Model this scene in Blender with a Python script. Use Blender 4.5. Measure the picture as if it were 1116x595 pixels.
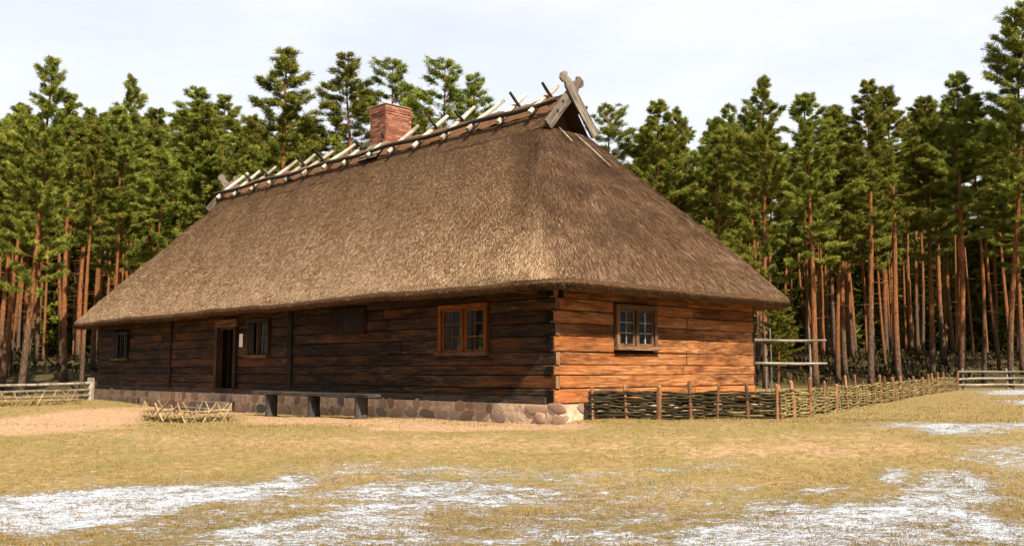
import bpy, math, random
import numpy as np
from mathutils import Vector, Matrix

for o in list(bpy.data.objects):
    bpy.data.objects.remove(o, do_unlink=True)
scene = bpy.context.scene
col = scene.collection
R = math.radians
rng = np.random.default_rng(11)
random.seed(11)

# ------------------------------------------------------------------ camera
W0, H0, FPX = 1116.0, 595.0, 1045.0
EYE = 1.05
PITCH = math.atan((404.0 - H0 / 2) / FPX)
cam_data = bpy.data.cameras.new('camera')
cam_data.sensor_fit = 'HORIZONTAL'
cam_data.sensor_width = 36.0
cam_data.lens = FPX / W0 * 36.0
cam_data.clip_start = 0.1
cam_data.clip_end = 3000
cam = bpy.data.objects.new('camera', cam_data)
cam.location = (0, 0, EYE)
cam.rotation_euler = (R(90) + PITCH, 0, 0)
col.objects.link(cam)
scene.camera = cam
scene.render.resolution_x = 1024
scene.render.resolution_y = 545

# ------------------------------------------------------------------ light
# direction to the sun, in the house frame: across the gable end .9, across the long front .27, up 1
LU = Vector((-0.697, 0.717, 0)).normalized()      # along the long front, away from the near corner
SV = Vector((LU.y, -LU.x, 0))                     # along the short front
sun_dir = (LU * -0.90 + SV * -0.24 + Vector((0, 0, 1.0))).normalized()
SUN_EL = math.asin(sun_dir.z)
SUN_AZ = math.atan2(sun_dir.x, sun_dir.y)         # from +y towards +x
world = bpy.data.worlds.new('World')
scene.world = world
world.use_nodes = True
wn, wl = world.node_tree.nodes, world.node_tree.links
wn.clear()
wout = wn.new('ShaderNodeOutputWorld')
bg = wn.new('ShaderNodeBackground')
bg.inputs['Strength'].default_value = 0.070
sky = wn.new('ShaderNodeTexSky')
sky.sky_type = 'NISHITA'
sky.sun_disc = False
sky.sun_elevation = SUN_EL
sky.sun_rotation = SUN_AZ
sky.air_density = 1.0
sky.dust_density = 2.2
sky.ozone_density = 1.0
# thin high cloud over the whole sky
tc = wn.new('ShaderNodeTexCoord')
mp = wn.new('ShaderNodeMapping')
mp.inputs['Scale'].default_value = (1.4, 1.0, 5.0)
nz = wn.new('ShaderNodeTexNoise')
nz.inputs['Scale'].default_value = 2.2
nz.inputs['Detail'].default_value = 7
nz.inputs['Roughness'].default_value = 0.55
cr = wn.new('ShaderNodeMapRange')
cr.inputs['From Min'].default_value = 0.25
cr.inputs['From Max'].default_value = 0.72
cr.inputs['To Min'].default_value = 0.66
cr.inputs['To Max'].default_value = 0.97
mx = wn.new('ShaderNodeMix')
mx.data_type = 'RGBA'
mx.inputs['B'].default_value = (6.3, 6.4, 6.75, 1)
wl.new(tc.outputs['Generated'], mp.inputs['Vector'])
wl.new(mp.outputs['Vector'], nz.inputs['Vector'])
wl.new(nz.outputs['Fac'], cr.inputs['Value'])
wl.new(cr.outputs['Result'], mx.inputs['Factor'])
wl.new(sky.outputs['Color'], mx.inputs['A'])
wl.new(mx.outputs['Result'], bg.inputs['Color'])
wl.new(bg.outputs['Background'], wout.inputs['Surface'])

sd = bpy.data.lights.new('sun', 'SUN')
sd.energy = 5.0
sd.angle = R(0.53)
sd.color = (1.0, 0.89, 0.72)
sun = bpy.data.objects.new('sun', sd)
sun.rotation_euler = sun_dir.to_track_quat('Z', 'Y').to_euler()
sun.location = (20, -30, 40)
col.objects.link(sun)

scene.view_settings.view_transform = 'Standard'
scene.view_settings.look = 'None'
scene.view_settings.exposure = 1.28
scene.view_settings.gamma = 1.0
scene.view_settings.use_curve_mapping = False
scene.render.engine = 'CYCLES'
scene.cycles.max_bounces = 6
scene.cycles.transparent_max_bounces = 8

# ------------------------------------------------------------------ helpers
def ss(a):
    a = np.clip(a, 0, 1)
    return a * a * (3 - 2 * a)

def gz(x, y):
    """height of the ground"""
    x = np.asarray(x, float); y = np.asarray(y, float)
    z = -0.55 * ss((17.5 - y) / 9.0)
    z = z + 0.09 * ss((x - 0.4) / 1.4) * ss((y - 15) / 3)
    z = z + 0.12 * ss((x - 6) / 8) * ss((y - 24) / 18)
    z = z - 0.13 * ss((-x - 1) / 7) * ss((y - 18) / 4) * (1 - ss((-x - 11.5) / 2.5))
    y0 = 47 - 9 * ss((-x - 9) / 7)
    z = z + 1.7 * ss((y - y0) / 26) + 2.2 * ss((y - 66) / 70)
    bank = ss((y - y0 - 1) / 8)
    z = z + bank * (0.22 * np.sin(x * 0.55 + 1.3) * np.sin(y * 0.41) + 0.14 * np.sin(x * 1.1 + y * 0.7))
    z = z + 0.018 * np.sin(x * 1.7 + 0.6 * y) * np.sin(y * 1.3 + 0.4) + 0.01 * np.sin(3.1 * x + 1) * np.sin(2.7 * y)
    return z

CP, SP = math.cos(PITCH), math.sin(PITCH)
def ray(px, py):
    a = (px - W0 / 2) / FPX
    b = -(py - H0 / 2) / FPX
    return np.array([a, CP - b * SP, SP + b * CP])

def at_depth(px, py, d):
    r = ray(px, py)
    return np.array([0, 0, EYE]) + r * (d / r[1])

def on_ground(px, py):
    r = ray(px, py)
    t0, t = 2.0, 2.0
    while t < 200:
        p = np.array([0, 0, EYE]) + r * t
        if p[2] < gz(p[0], p[1]):
            return p
        t += 0.03
    return np.array([0, 0, EYE]) + r * 200

def mesh(name, V, F, mat=None, smooth=False, attrs=None, mats=None, midx=None):
    V = np.asarray(V, np.float32)
    me = bpy.data.meshes.new(name)
    if isinstance(F, np.ndarray):
        nf, k = F.shape
        me.vertices.add(len(V)); me.vertices.foreach_set('co', V.ravel())
        me.loops.add(nf * k); me.loops.foreach_set('vertex_index', F.astype(np.int32).ravel())
        me.polygons.add(nf)
        me.polygons.foreach_set('loop_start', np.arange(0, nf * k, k, dtype=np.int32))
        me.polygons.foreach_set('loop_total', np.full(nf, k, np.int32))
        me.update(calc_edges=True)
    else:
        me.from_pydata([tuple(map(float, v)) for v in V], [], F)
        me.update()
    if mats:
        for m in mats: me.materials.append(m)
        me.polygons.foreach_set('material_index', np.asarray(midx, np.int32))
    elif mat: me.materials.append(mat)
    if smooth: me.polygons.foreach_set('use_smooth', np.ones(len(me.polygons), bool))
    for an, arr in (attrs or {}).items():
        a = me.attributes.new(an, 'FLOAT', 'POINT')
        a.data.foreach_set('value', np.asarray(arr, np.float32))
    return me

def link(name, me, parent=None, loc=(0, 0, 0), rot=(0, 0, 0)):
    o = bpy.data.objects.new(name, me)
    col.objects.link(o)
    o.location = loc; o.rotation_euler = rot
    if parent: o.parent = parent
    return o

def tag(o, label, cat, group=None, kind=None):
    if label: o['label'] = label
    if cat: o['category'] = cat
    if group: o['group'] = group
    if kind: o['kind'] = kind
    return o

def empty(name, loc, label, cat, rz=0, group=None):
    o = link(name, None, None, loc, (0, 0, rz))
    o.empty_display_size = 0.3
    return tag(o, label, cat, group)

class MB:
    """collects boxes, tubes and prisms into one mesh"""
    def __init__(s): s.V = []; s.F = []
    def add(s, V, F):
        n = len(s.V); s.V += [tuple(v) for v in V]; s.F += [tuple(i + n for i in f) for f in F]; return s
    def box(s, x0, x1, y0, y1, z0, z1):
        V = [(x, y, z) for z in (z0, z1) for y in (y0, y1) for x in (x0, x1)]
        return s.add(V, [(0, 2, 3, 1), (4, 5, 7, 6), (0, 1, 5, 4), (2, 6, 7, 3), (0, 4, 6, 2), (1, 3, 7, 5)])
    def tube(s, P, r, n=6, cap=True, jit=0.0, rnd=None):
        P = np.asarray(P, float); m = len(P)
        r = np.full(m, r) if np.isscalar(r) else np.asarray(r, float)
        T = np.gradient(P, axis=0) if m > 2 else np.repeat((P[1] - P[0])[None], 2, 0)
        T /= np.linalg.norm(T, axis=1)[:, None] + 1e-9
        ref = np.array([0, 0, 1.0]) if abs(T[0][2]) < 0.8 else np.array([1.0, 0, 0])
        V = []
        for i in range(m):
            a = np.cross(T[i], ref); a /= np.linalg.norm(a) + 1e-9
            b = np.cross(a, T[i])
            for k in range(n):
                th = 2 * math.pi * k / n
                rr = r[i] * (1 + (random.uniform(-jit, jit) if jit else 0))
                V.append(P[i] + rr * (math.cos(th) * a + math.sin(th) * b))
        F = [(i * n + k, i * n + (k + 1) % n, (i + 1) * n + (k + 1) % n, (i + 1) * n + k) for i in range(m - 1) for k in range(n)]
        if cap: F += [tuple(range(n))[::-1], tuple((m - 1) * n + k for k in range(n))]
        return s.add(V, F)
    def prism(s, pts, y0, y1):
        """polygon in x,z extruded along y"""
        n = len(pts)
        V = [(x, y0, z) for x, z in pts] + [(x, y1, z) for x, z in pts]
        F = [tuple(range(n)), tuple(range(n, 2 * n))[::-1]] + [(i, i + n, (i + 1) % n + n, (i + 1) % n) for i in range(n)]
        return s.add(V, F)
    def me(s, name, mat, smooth=False): return mesh(name, s.V, s.F, mat, smooth)
    def obj(s, name, mat, parent=None, loc=(0, 0, 0), rot=(0, 0, 0), smooth=False):
        return link(name, s.me(name, mat, smooth), parent, loc, rot)

# ------------------------------------------------------------------ materials
class NT:
    def __init__(s, name, rough=0.85, spec=0.2):
        s.m = bpy.data.materials.new(name); s.m.use_nodes = True
        s.n = s.m.node_tree.nodes; s.l = s.m.node_tree.links
        s.b = s.n['Principled BSDF']
        s.b.inputs['Roughness'].default_value = rough
        s.b.inputs['Specular IOR Level'].default_value = spec
    def new(s, t, **kw):
        nd = s.n.new(t)
        for k, v in kw.items():
            if k in nd.inputs: 
                if hasattr(v, 'is_linked'): s.l.new(v, nd.inputs[k])
                else: nd.inputs[k].default_value = v
            else: setattr(nd, k, v)
        return nd
    def coord(s, which='Object', scale=(1, 1, 1), rnd=False):
        c = s.new('ShaderNodeTexCoord').outputs[which]
        if rnd:
            oi = s.new('ShaderNodeObjectInfo')
            mu = s.new('ShaderNodeVectorMath', operation='SCALE')
            mu.inputs[0].default_value = (37.0, 91.0, 53.0)
            s.l.new(oi.outputs['Random'], mu.inputs['Scale'])
            ad = s.new('ShaderNodeVectorMath', operation='ADD')
            s.l.new(c, ad.inputs[0]); s.l.new(mu.outputs[0], ad.inputs[1]); c = ad.outputs[0]
        mpn = s.new('ShaderNodeMapping'); mpn.inputs['Scale'].default_value = scale
        s.l.new(c, mpn.inputs['Vector'])
        return mpn.outputs['Vector']
    def noise(s, vec, scale, detail=4, rough=0.55, dist=0.0):
        nd = s.new('ShaderNodeTexNoise', Scale=scale, Detail=detail, Roughness=rough, Distortion=dist)
        s.l.new(vec, nd.inputs['Vector'])
        return nd.outputs['Fac']
    def ramp(s, fac, stops):
        nd = s.new('ShaderNodeValToRGB'); e = nd.color_ramp.elements
        while len(e) < len(stops): e.new(0.5)
        for el, (p, c) in zip(e, stops): el.position = p; el.color = (*c, 1)
        s.l.new(fac, nd.inputs['Fac']); return nd.outputs['Color']
    def range(s, v, a, b, c=0.0, d=1.0, smooth=False):
        nd = s.new('ShaderNodeMapRange')
        if smooth: nd.interpolation_type = 'SMOOTHSTEP'
        for k, x in zip(('From Min', 'From Max', 'To Min', 'To Max'), (a, b, c, d)): nd.inputs[k].default_value = x
        s.l.new(v, nd.inputs['Value']); return nd.outputs['Result']
    def mix(s, f, a, b, blend='MIX'):
        nd = s.new('ShaderNodeMix', data_type='RGBA', blend_type=blend)
        for k, v in (('Factor', f), ('A', a), ('B', b)):
            if hasattr(v, 'is_linked'): s.l.new(v, nd.inputs[k])
            else: nd.inputs[k].default_value = v if k == 'Factor' else (*v, 1)
        return nd.outputs['Result']
    def math(s, op, a, b=0.0):
        nd = s.new('ShaderNodeMath', operation=op)
        for i, v in enumerate((a, b)):
            if hasattr(v, 'is_linked'): s.l.new(v, nd.inputs[i])
            else: nd.inputs[i].default_value = v
        return nd.outputs[0]
    def attr(s, name):
        nd = s.new('ShaderNodeAttribute'); nd.attribute_name = name; return nd.outputs['Fac']
    def rand(s): return s.new('ShaderNodeObjectInfo').outputs['Random']
    def bump(s, h, strength, dist=0.02):
        nd = s.new('ShaderNodeBump'); nd.inputs['Strength'].default_value = strength; nd.inputs['Distance'].default_value = dist
        s.l.new(h, nd.inputs['Height']); s.l.new(nd.outputs[0], s.b.inputs['Normal'])
    def color(s, c): s.l.new(c, s.b.inputs['Base Color']); return s.m

def wood(name, dark, mid, light, axis='x', patch=None, pmix=0.6, scale=1.0, rough=0.8, bump=0.6):
    t = NT(name, rough, 0.15)
    st = {'x': (0.5, 9, 9), 'y': (9, 0.5, 9), 'z': (9, 9, 0.5)}[axis]
    v = t.coord('Object', st, True)
    g = t.noise(v, 4.0 * scale, 6, 0.65, 0.6)
    c = t.ramp(g, [(0.28, dark), (0.5, mid), (0.74, light)])
    st2 = {'x': (0.35, 2, 2), 'y': (2, 0.35, 2), 'z': (2, 2, 0.35)}[axis]
    p = t.noise(t.coord('Object', st2, True), 1.6 * scale, 3, 0.6)
    if patch: c = t.mix(t.range(p, 0.46, 0.66, 0, pmix, True), c, patch)
    # drying cracks
    cv = t.coord('Object', {'x': (0.25, 7, 7), 'y': (7, 0.25, 7), 'z': (7, 7, 0.25)}[axis], True)
    ck = t.range(t.noise(cv, 5.0 * scale, 2, 0.5, 1.0), 0.60, 0.70, 1.0, 0.35, True)
    c = t.mix(1.0, c, t.ramp(ck, [(0, (0, 0, 0)), (1, (1, 1, 1))]), 'MULTIPLY')
    sn_ = t.range(t.noise(t.coord('Object', {'x': (.8, 3, 3), 'y': (3, .8, 3), 'z': (3, 3, .8)}[axis], True), 1.3 * scale, 5, .7), .34, .58, .42, 1.08, True)
    c = t.mix(1.0, c, t.ramp(sn_, [(0, (0, 0, 0)), (1, (1, 1, 1))]), 'MULTIPLY')
    rv = t.range(t.rand(), 0, 1, 0.60, 1.32)
    hs = t.new('ShaderNodeHueSaturation'); t.l.new(rv, hs.inputs['Value']); t.l.new(c, hs.inputs['Color'])
    t.bump(t.math('MULTIPLY', g, ck), bump, 0.02)
    return t.color(hs.outputs[0])

M = {}
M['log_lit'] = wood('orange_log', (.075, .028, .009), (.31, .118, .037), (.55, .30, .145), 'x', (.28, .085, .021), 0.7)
M['log_dark'] = wood('tarred_shaded_log', (.006, .0032, .0016), (.026, .013, .006), (.125, .085, .055), 'x', (.10, .035, .009), 0.8)  # tarred brown, darkened further to carry the long front's shade
M['trim'] = wood('orange_trim', (.10, .032, .008), (.19, .062, .015), (.25, .095, .028), 'x')
M['trim_z'] = wood('orange_trim_upright', (.10, .032, .008), (.19, .062, .015), (.25, .095, .028), 'z')
M['trim2'] = wood('brown_trim', (.07, .033, .016), (.16, .082, .042), (.27, .16, .092), 'x')
M['trim2_z'] = wood('brown_trim_upright', (.07, .033, .016), (.16, .082, .042), (.27, .16, .092), 'z')
M['dark_z'] = wood('dark_upright_timber', (.007, .0045, .003), (.02, .0125, .008), (.045, .030, .021), 'z')
M['grey_x'] = wood('weathered_grey_wood', (.10, .08, .06), (.22, .185, .145), (.36, .31, .255), 'x')
M['grey_z'] = wood('weathered_grey_post', (.10, .08, .06), (.22, .185, .145), (.36, .31, .255), 'z')
M['barge'] = wood('weathered_carved_board', (.06, .048, .037), (.15, .122, .095), (.26, .22, .175), 'x')
M['brownd_z'] = wood('dull_brown_upright', (.03, .015, .008), (.07, .035, .018), (.12, .065, .035), 'z')
M['pole'] = wood('pale_weathered_pole', (.20, .16, .125), (.38, .325, .265), (.55, .49, .41), 'x')
M['rail_dark'] = wood('dark_weathered_rail', (.018, .013, .009), (.042, .031, .023), (.085, .066, .05), 'x')
M['bench'] = wood('bench_wood', (.02, .016, .014), (.05, .042, .037), (.13, .11, .10), 'x')
M['bench_z'] = wood('bench_leg_wood', (.02, .016, .014), (.05, .042, .037), (.09, .08, .07), 'z')
M['post'] = wood('peeled_post', (.09, .038, .017), (.21, .098, .046), (.33, .19, .105), 'z')
M['withy'] = wood('pale_withy', (.06, .042, .015), (.19, .14, .054), (.33, .26, .13), 'x', (.11, .098, .027), .6)
M['withy_dark'] = wood('old_dark_withy', (.007, .005, .0025), (.026, .018, .008), (.11, .08, .036), 'x', (.05, .042, .012), .5)
M['stick'] = wood('peeled_stick', (.15, .095, .05), (.29, .205, .11), (.42, .33, .19), 'x')

def plain(name, c, rough=0.9, var=0.25, sc=8.0, bump=0.3):
    t = NT(name, rough, 0.15)
    v = t.coord('Object', (1, 1, 1), True)
    n = t.noise(v, sc, 5, 0.6)
    a = tuple(x * (1 - var) for x in c); b = tuple(min(1, x * (1 + var)) for x in c)
    t.bump(n, bump, 0.02)
    return t.color(t.ramp(n, [(0.3, a), (0.7, b)]))
M['chink'] = plain('shaded_moss_chinking', (.006, .0045, .003), 0.95)  # moss with the long front's shade put into its colour
M['chink_lit'] = plain('sunlit_moss_chinking', (.05, .024, .010), 0.95)  # same moss, lighter copy painted for the sunlit end wall
M['inside'] = plain('dark_interior', (.02, .015, .011), 0.95)  # near-black surfaces inside the house
M['mortar'] = plain('lime_mortar', (.42, .30, .21), 0.95, 0.4, 9, .8)
M['paper'] = plain('paper', (.75, .73, .70), 0.8, 0.04, 5, 0)
M['clay'] = plain('clay_pot', (.40, .16, .07), 0.8)
M['leaf'] = plain('houseplant_leaf', (.12, .28, .035), 0.5, 0.4, 20)
M['sand_slab'] = plain('doorstep_stone', (.10, .075, .055), 0.9, 0.3, 6)

def stone_mat():
    t = NT('fieldstone', 0.85, 0.25)
    r = t.rand()
    base = t.ramp(r, [(0.0, (.27, .155, .105)), (0.22, (.38, .26, .18)), (0.32, (.11, .10, .096)), (0.44, (.35, .21, .145)), (0.72, (.41, .295, .205)), (0.86, (.20, .135, .10)), (1.0, (.38, .27, .19))])
    n = t.noise(t.coord('Object', (1, 1, 1), True), 16, 6, 0.65)
    t.bump(n, 0.5, 0.02)
    return t.color(t.mix(0.75, base, t.ramp(n, [(0.3, (.35, .35, .35)), (0.7, (1.25, 1.2, 1.15))]), 'MULTIPLY'))
M['stone'] = stone_mat()

def glass_mat():
    m = bpy.data.materials.new('window_glass'); m.use_nodes = True
    n, l = m.node_tree.nodes, m.node_tree.links
    n.clear()
    o = n.new('ShaderNodeOutputMaterial'); mixs = n.new('ShaderNodeMixShader')
    tr = n.new('ShaderNodeBsdfTransparent'); tr.inputs[0].default_value = (.93, .95, .94, 1)
    gl = n.new('ShaderNodeBsdfGlossy'); gl.inputs['Roughness'].default_value = 0.03
    lw = n.new('ShaderNodeLayerWeight'); lw.inputs[0].default_value = .5
    pw_ = n.new('ShaderNodeMath'); pw_.operation = 'POWER'; pw_.inputs[1].default_value = 4.0
    fr = n.new('ShaderNodeMapRange'); fr.inputs['To Min'].default_value = .004; fr.inputs['To Max'].default_value = .3
    l.new(lw.outputs['Facing'], pw_.inputs[0]); l.new(pw_.outputs[0], fr.inputs['Value'])
    nz_ = n.new('ShaderNodeTexNoise'); nz_.inputs['Scale'].default_value = 3.0
    bp = n.new('ShaderNodeBump'); bp.inputs['Strength'].default_value = 0.03; bp.inputs['Distance'].default_value = .02
    l.new(nz_.outputs[0], bp.inputs['Height']); l.new(bp.outputs[0], gl.inputs['Normal'])
    l.new(fr.outputs[0], mixs.inputs[0]); l.new(tr.outputs[0], mixs.inputs[1]); l.new(gl.outputs[0], mixs.inputs[2])
    l.new(mixs.outputs[0], o.inputs[0])
    return m
M['glass'] = glass_mat()

def thatch_base():
    t = NT('thatch_body', 0.95, 0.05)
    v = t.coord('Object', (1, 1, 1))
    n = t.noise(v, 26, 5, 0.7)
    big = t.noise(v, 0.7, 4, 0.6)
    c = t.ramp(n, [(0.3, (.035, .019, .009)), (0.55, (.10, .057, .029)), (0.75, (.19, .12, .07))])
    c = t.mix(t.range(big, .4, .65, 0, .5), c, (.13, .083, .05))
    t.bump(n, 0.9, 0.05)
    return t.color(c)
M['thatch'] = thatch_base()

def thatch_cut():
    t = NT('thatch_cut_edge', 0.95, 0.05)
    v = t.coord('Object', (1, 1, 1))
    n = t.noise(v, 55, 4, 0.7)
    t.bump(n, 1.0, 0.03)
    return t.color(t.ramp(n, [(0.32, (.07, .035, .018)), (0.55, (.20, .105, .052)), (0.75, (.34, .20, .11))]))
M['cut'] = thatch_cut()

def straw_mat():
    t = NT('straw', 0.8, 0.1)
    tone = t.attr('tone'); age = t.attr('age')
    c = t.ramp(tone, [(0.0, (.036, .018, .007)), (0.35, (.145, .080, .036)), (0.68, (.31, .192, .100)), (1.0, (.62, .475, .32))])
    old = t.ramp(tone, [(0.0, (.018, .009, .0045)), (0.4, (.068, .036, .018)), (0.75, (.140, .080, .046)), (1.0, (.31, .205, .135))])
    return t.color(t.mix(age, c, old))
M['straw'] = straw_mat()

def ground_mat():
    t = NT('ground', 0.95, 0.1)
    v = t.coord('Object', (1, 1, 1))
    f1 = t.noise(v, 1.1, 6, 0.6); f2 = t.noise(v, 9.0, 5, 0.65); f3 = t.noise(v, 38.0, 4, 0.7)
    gr = t.ramp(f2, [(0.28, (.12, .080, .030)), (0.5, (.235, .165, .070)), (0.72, (.35, .26, .13))])
    gr = t.mix(t.range(f1, .42, .62, 0, .55), gr, (.155, .138, .036))
    gr = t.mix(t.range(f3, .35, .65, .55, 0), gr, (.085, .055, .020))
    dirt = t.ramp(f2, [(0.3, (.22, .125, .068)), (0.55, (.33, .205, .122)), (0.75, (.41, .28, .18))])
    f4 = t.noise(t.coord('Object', (1, 1.8, 1)), 2.3, 5, .65)
    sf = t.math('ADD', t.attr('sand'), t.math('ADD', t.math('MULTIPLY', t.math('SUBTRACT', f4, 0.5), 1.3), t.math('MULTIPLY', t.math('SUBTRACT', f2, 0.5), 0.9)))
    c = t.mix(t.range(sf, .15, .95, 0, .95, True), gr, dirt)
    dm = t.math('ADD', t.attr('damp'), t.math('MULTIPLY', t.math('SUBTRACT', f4, 0.5), 0.9))
    c = t.mix(t.range(dm, .2, .9, 0, .72, True), c, t.ramp(f2, [(0.3, (.055, .037, .014)), (0.52, (.115, .080, .028)), (0.72, (.19, .135, .052))]))
    duff = t.ramp(f2, [(0.3, (.014, .010, .005)), (0.5, (.042, .029, .012)), (0.72, (.11, .078, .026))])
    duff = t.mix(t.range(f1, .45, .6, 0, .6), duff, (.045, .042, .010))
    c = t.mix(t.attr('forest'), c, duff)
    # thin snow lying between the grass
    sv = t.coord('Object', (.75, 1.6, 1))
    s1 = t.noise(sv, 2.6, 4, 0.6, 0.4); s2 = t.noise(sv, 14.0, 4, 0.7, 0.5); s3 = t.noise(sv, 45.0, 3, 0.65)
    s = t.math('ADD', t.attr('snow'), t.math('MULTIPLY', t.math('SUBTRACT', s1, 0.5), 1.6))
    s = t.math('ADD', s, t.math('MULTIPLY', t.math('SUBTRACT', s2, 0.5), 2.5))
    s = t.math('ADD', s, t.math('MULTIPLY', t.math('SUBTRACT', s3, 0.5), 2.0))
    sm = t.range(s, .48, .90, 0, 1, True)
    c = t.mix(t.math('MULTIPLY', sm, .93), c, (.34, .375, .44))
    hgt = t.math('ADD', t.math('MULTIPLY', f3, .5), t.math('ADD', f2, t.math('MULTIPLY', sm, .5)))
    t.bump(hgt, 0.7, 0.04)
    return t.color(c)
M['ground'] = ground_mat()

def grass_mat():
    t = NT('dry_grass', 0.8, 0.1)
    tone = t.attr('tone')
    return t.color(t.ramp(tone, [(0.0, (.075, .048, .016)), (0.3, (.165, .108, .038)), (0.6, (.265, .190, .070)), (0.85, (.195, .170, .045)), (1.0, (.38, .295, .14))]))
M['grass'] = grass_mat()

def brush_mat():
    t = NT('forest_brush', 0.9, 0.05)
    return t.color(t.ramp(t.attr('tone'), [(0.0, (.012, .010, .005)), (0.12, (.035, .027, .011)), (0.22, (.075, .060, .018))]))
M['brush'] = brush_mat()

def bark_mat():
    t = NT('pine_bark', 0.9, 0.1)
    v = t.coord('Object', (5, 5, 1.3), True)
    n = t.noise(v, 3.5, 5, 0.65, 0.4)
    low = t.ramp(n, [(0.3, (.018, .012, .009)), (0.52, (.07, .048, .034)), (0.72, (.16, .115, .083))])
    up = t.ramp(n, [(0.3, (.075, .027, .010)), (0.55, (.20, .078, .027)), (0.75, (.31, .14, .055))])
    sep = t.new('ShaderNodeSeparateXYZ'); t.l.new(t.coord('Object'), sep.inputs[0])
    h = t.math('ADD', sep.outputs['Z'], t.math('MULTIPLY', t.math('SUBTRACT', t.rand(), .5), 3.0))
    f = t.range(t.math('ADD', h, t.math('MULTIPLY', n, 2.0)), 2.5, 6.5, 0.08, 0.92, True)
    t.bump(n, 0.9, 0.05)
    return t.color(t.mix(f, low, up))
M['bark'] = bark_mat()

def needle_mat(name, tint):
    m = bpy.data.materials.new(name); m.use_nodes = True
    n, l = m.node_tree.nodes, m.node_tree.links
    n.clear()
    o = n.new('ShaderNodeOutputMaterial'); mixs = n.new('ShaderNodeMixShader'); mixs.inputs[0].default_value = 0.30
    df = n.new('ShaderNodeBsdfDiffuse'); tl = n.new('ShaderNodeBsdfTranslucent')
    a = n.new('ShaderNodeAttribute'); a.attribute_name = 'tone'
    rp = n.new('ShaderNodeValToRGB'); e = rp.color_ramp.elements; e.new(0.5)
    for el, (p, c) in zip(e, [(0.0, (.048, .060, .012)), (0.5, (.170, .182, .030)), (1.0, (.36, .350, .070))]):
        el.position = p; el.color = (c[0] * tint[0], c[1] * tint[1], c[2] * tint[2], 1)
    oi = n.new('ShaderNodeObjectInfo'); hs = n.new('ShaderNodeHueSaturation')
    mr = n.new('ShaderNodeMapRange'); mr.inputs['To Min'].default_value = .75; mr.inputs['To Max'].default_value = 1.25
    mr2 = n.new('ShaderNodeMapRange'); mr2.inputs['To Min'].default_value = .485; mr2.inputs['To Max'].default_value = .52
    l.new(oi.outputs['Random'], mr.inputs['Value']); l.new(mr.outputs[0], hs.inputs['Value'])
    l.new(oi.outputs['Random'], mr2.inputs['Value']); l.new(mr2.outputs[0], hs.inputs['Hue'])
    l.new(a.outputs['Fac'], rp.inputs['Fac']); l.new(rp.outputs[0], hs.inputs['Color'])
    l.new(hs.outputs[0], df.inputs[0]); l.new(hs.outputs[0], tl.inputs[0])
    l.new(df.outputs[0], mixs.inputs[1]); l.new(tl.outputs[0], mixs.inputs[2]); l.new(mixs.outputs[0], o.inputs[0])
    return m
M['needle'] = needle_mat('pine_needles', (1, 1, 1))

def brick_mat():
    t = NT('brick', 0.9, 0.1)
    n = t.noise(t.coord('Object'), 14, 4, 0.6)
    c = t.ramp(t.attr('tone'), [(0, (.13, .048, .03)), (0.5, (.225, .088, .055)), (1, (.31, .155, .105))])
    t.bump(n, 0.4, 0.02)
    return t.color(t.mix(0.5, c, t.ramp(n, [(0.3, (.5, .5, .5)), (0.7, (1.2, 1.2, 1.2))]), 'MULTIPLY'))
M['brick'] = brick_mat()
M['brick_mortar'] = plain('brick_mortar', (.22, .16, .12), 0.95)
M['turf'] = plain('ridge_turf', (.12, .06, .03), 0.95, 0.45, 18, 1.0)

# ------------------------------------------------------------------ ground
def axis(lo, hi, step, far, grow=1.22):
    a = list(np.arange(lo, hi + 1e-6, step))
    s = step; x = a[-1]
    while x < far: s *= grow; x += s; a.append(x)
    s = step; x = a[0]; pre = []
    while x > -far: s *= grow; x -= s; pre.append(x)
    return np.array(pre[::-1] + a)
gx = axis(-15, 17, 0.13, 900); gy = axis(6.5, 27, 0.11, 900)
GX, GY = np.meshgrid(gx, gy)
GZ = gz(GX, GY)
near = (np.abs(GX) < 30) & (GY > 5) & (GY < 45)
GZ = GZ + near * rng.normal(0, 0.006, GX.shape)
far_r = np.sqrt(GX ** 2 + GY ** 2)
GZ = np.where(GY < 4, -0.55, GZ)

def poly_field(poly, soft):
    """0..1 field on the ground grid: 1 inside the outline, fading over soft metres"""
    P = np.array([on_ground(*p)[:2] for p in poly])
    X, Y = GX.ravel(), GY.ravel()
    inside = np.zeros(len(X), bool); dist = np.full(len(X), 1e9)
    for i in range(len(P)):
        a, b = P[i], P[(i + 1) % len(P)]
        cond = ((a[1] > Y) != (b[1] > Y))
        xi = (b[0] - a[0]) * (Y - a[1]) / (b[1] - a[1] + 1e-12) + a[0]
        inside ^= cond & (X < xi)
        ab = b - a; tt = np.clip(((X - a[0]) * ab[0] + (Y - a[1]) * ab[1]) / (ab @ ab + 1e-12), 0, 1)
        dist = np.minimum(dist, np.hypot(X - a[0] - tt * ab[0], Y - a[1] - tt * ab[1]))
    sdf = np.where(inside, dist, -dist)
    return ss((sdf / soft + 1) / 2).reshape(GX.shape)

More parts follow.
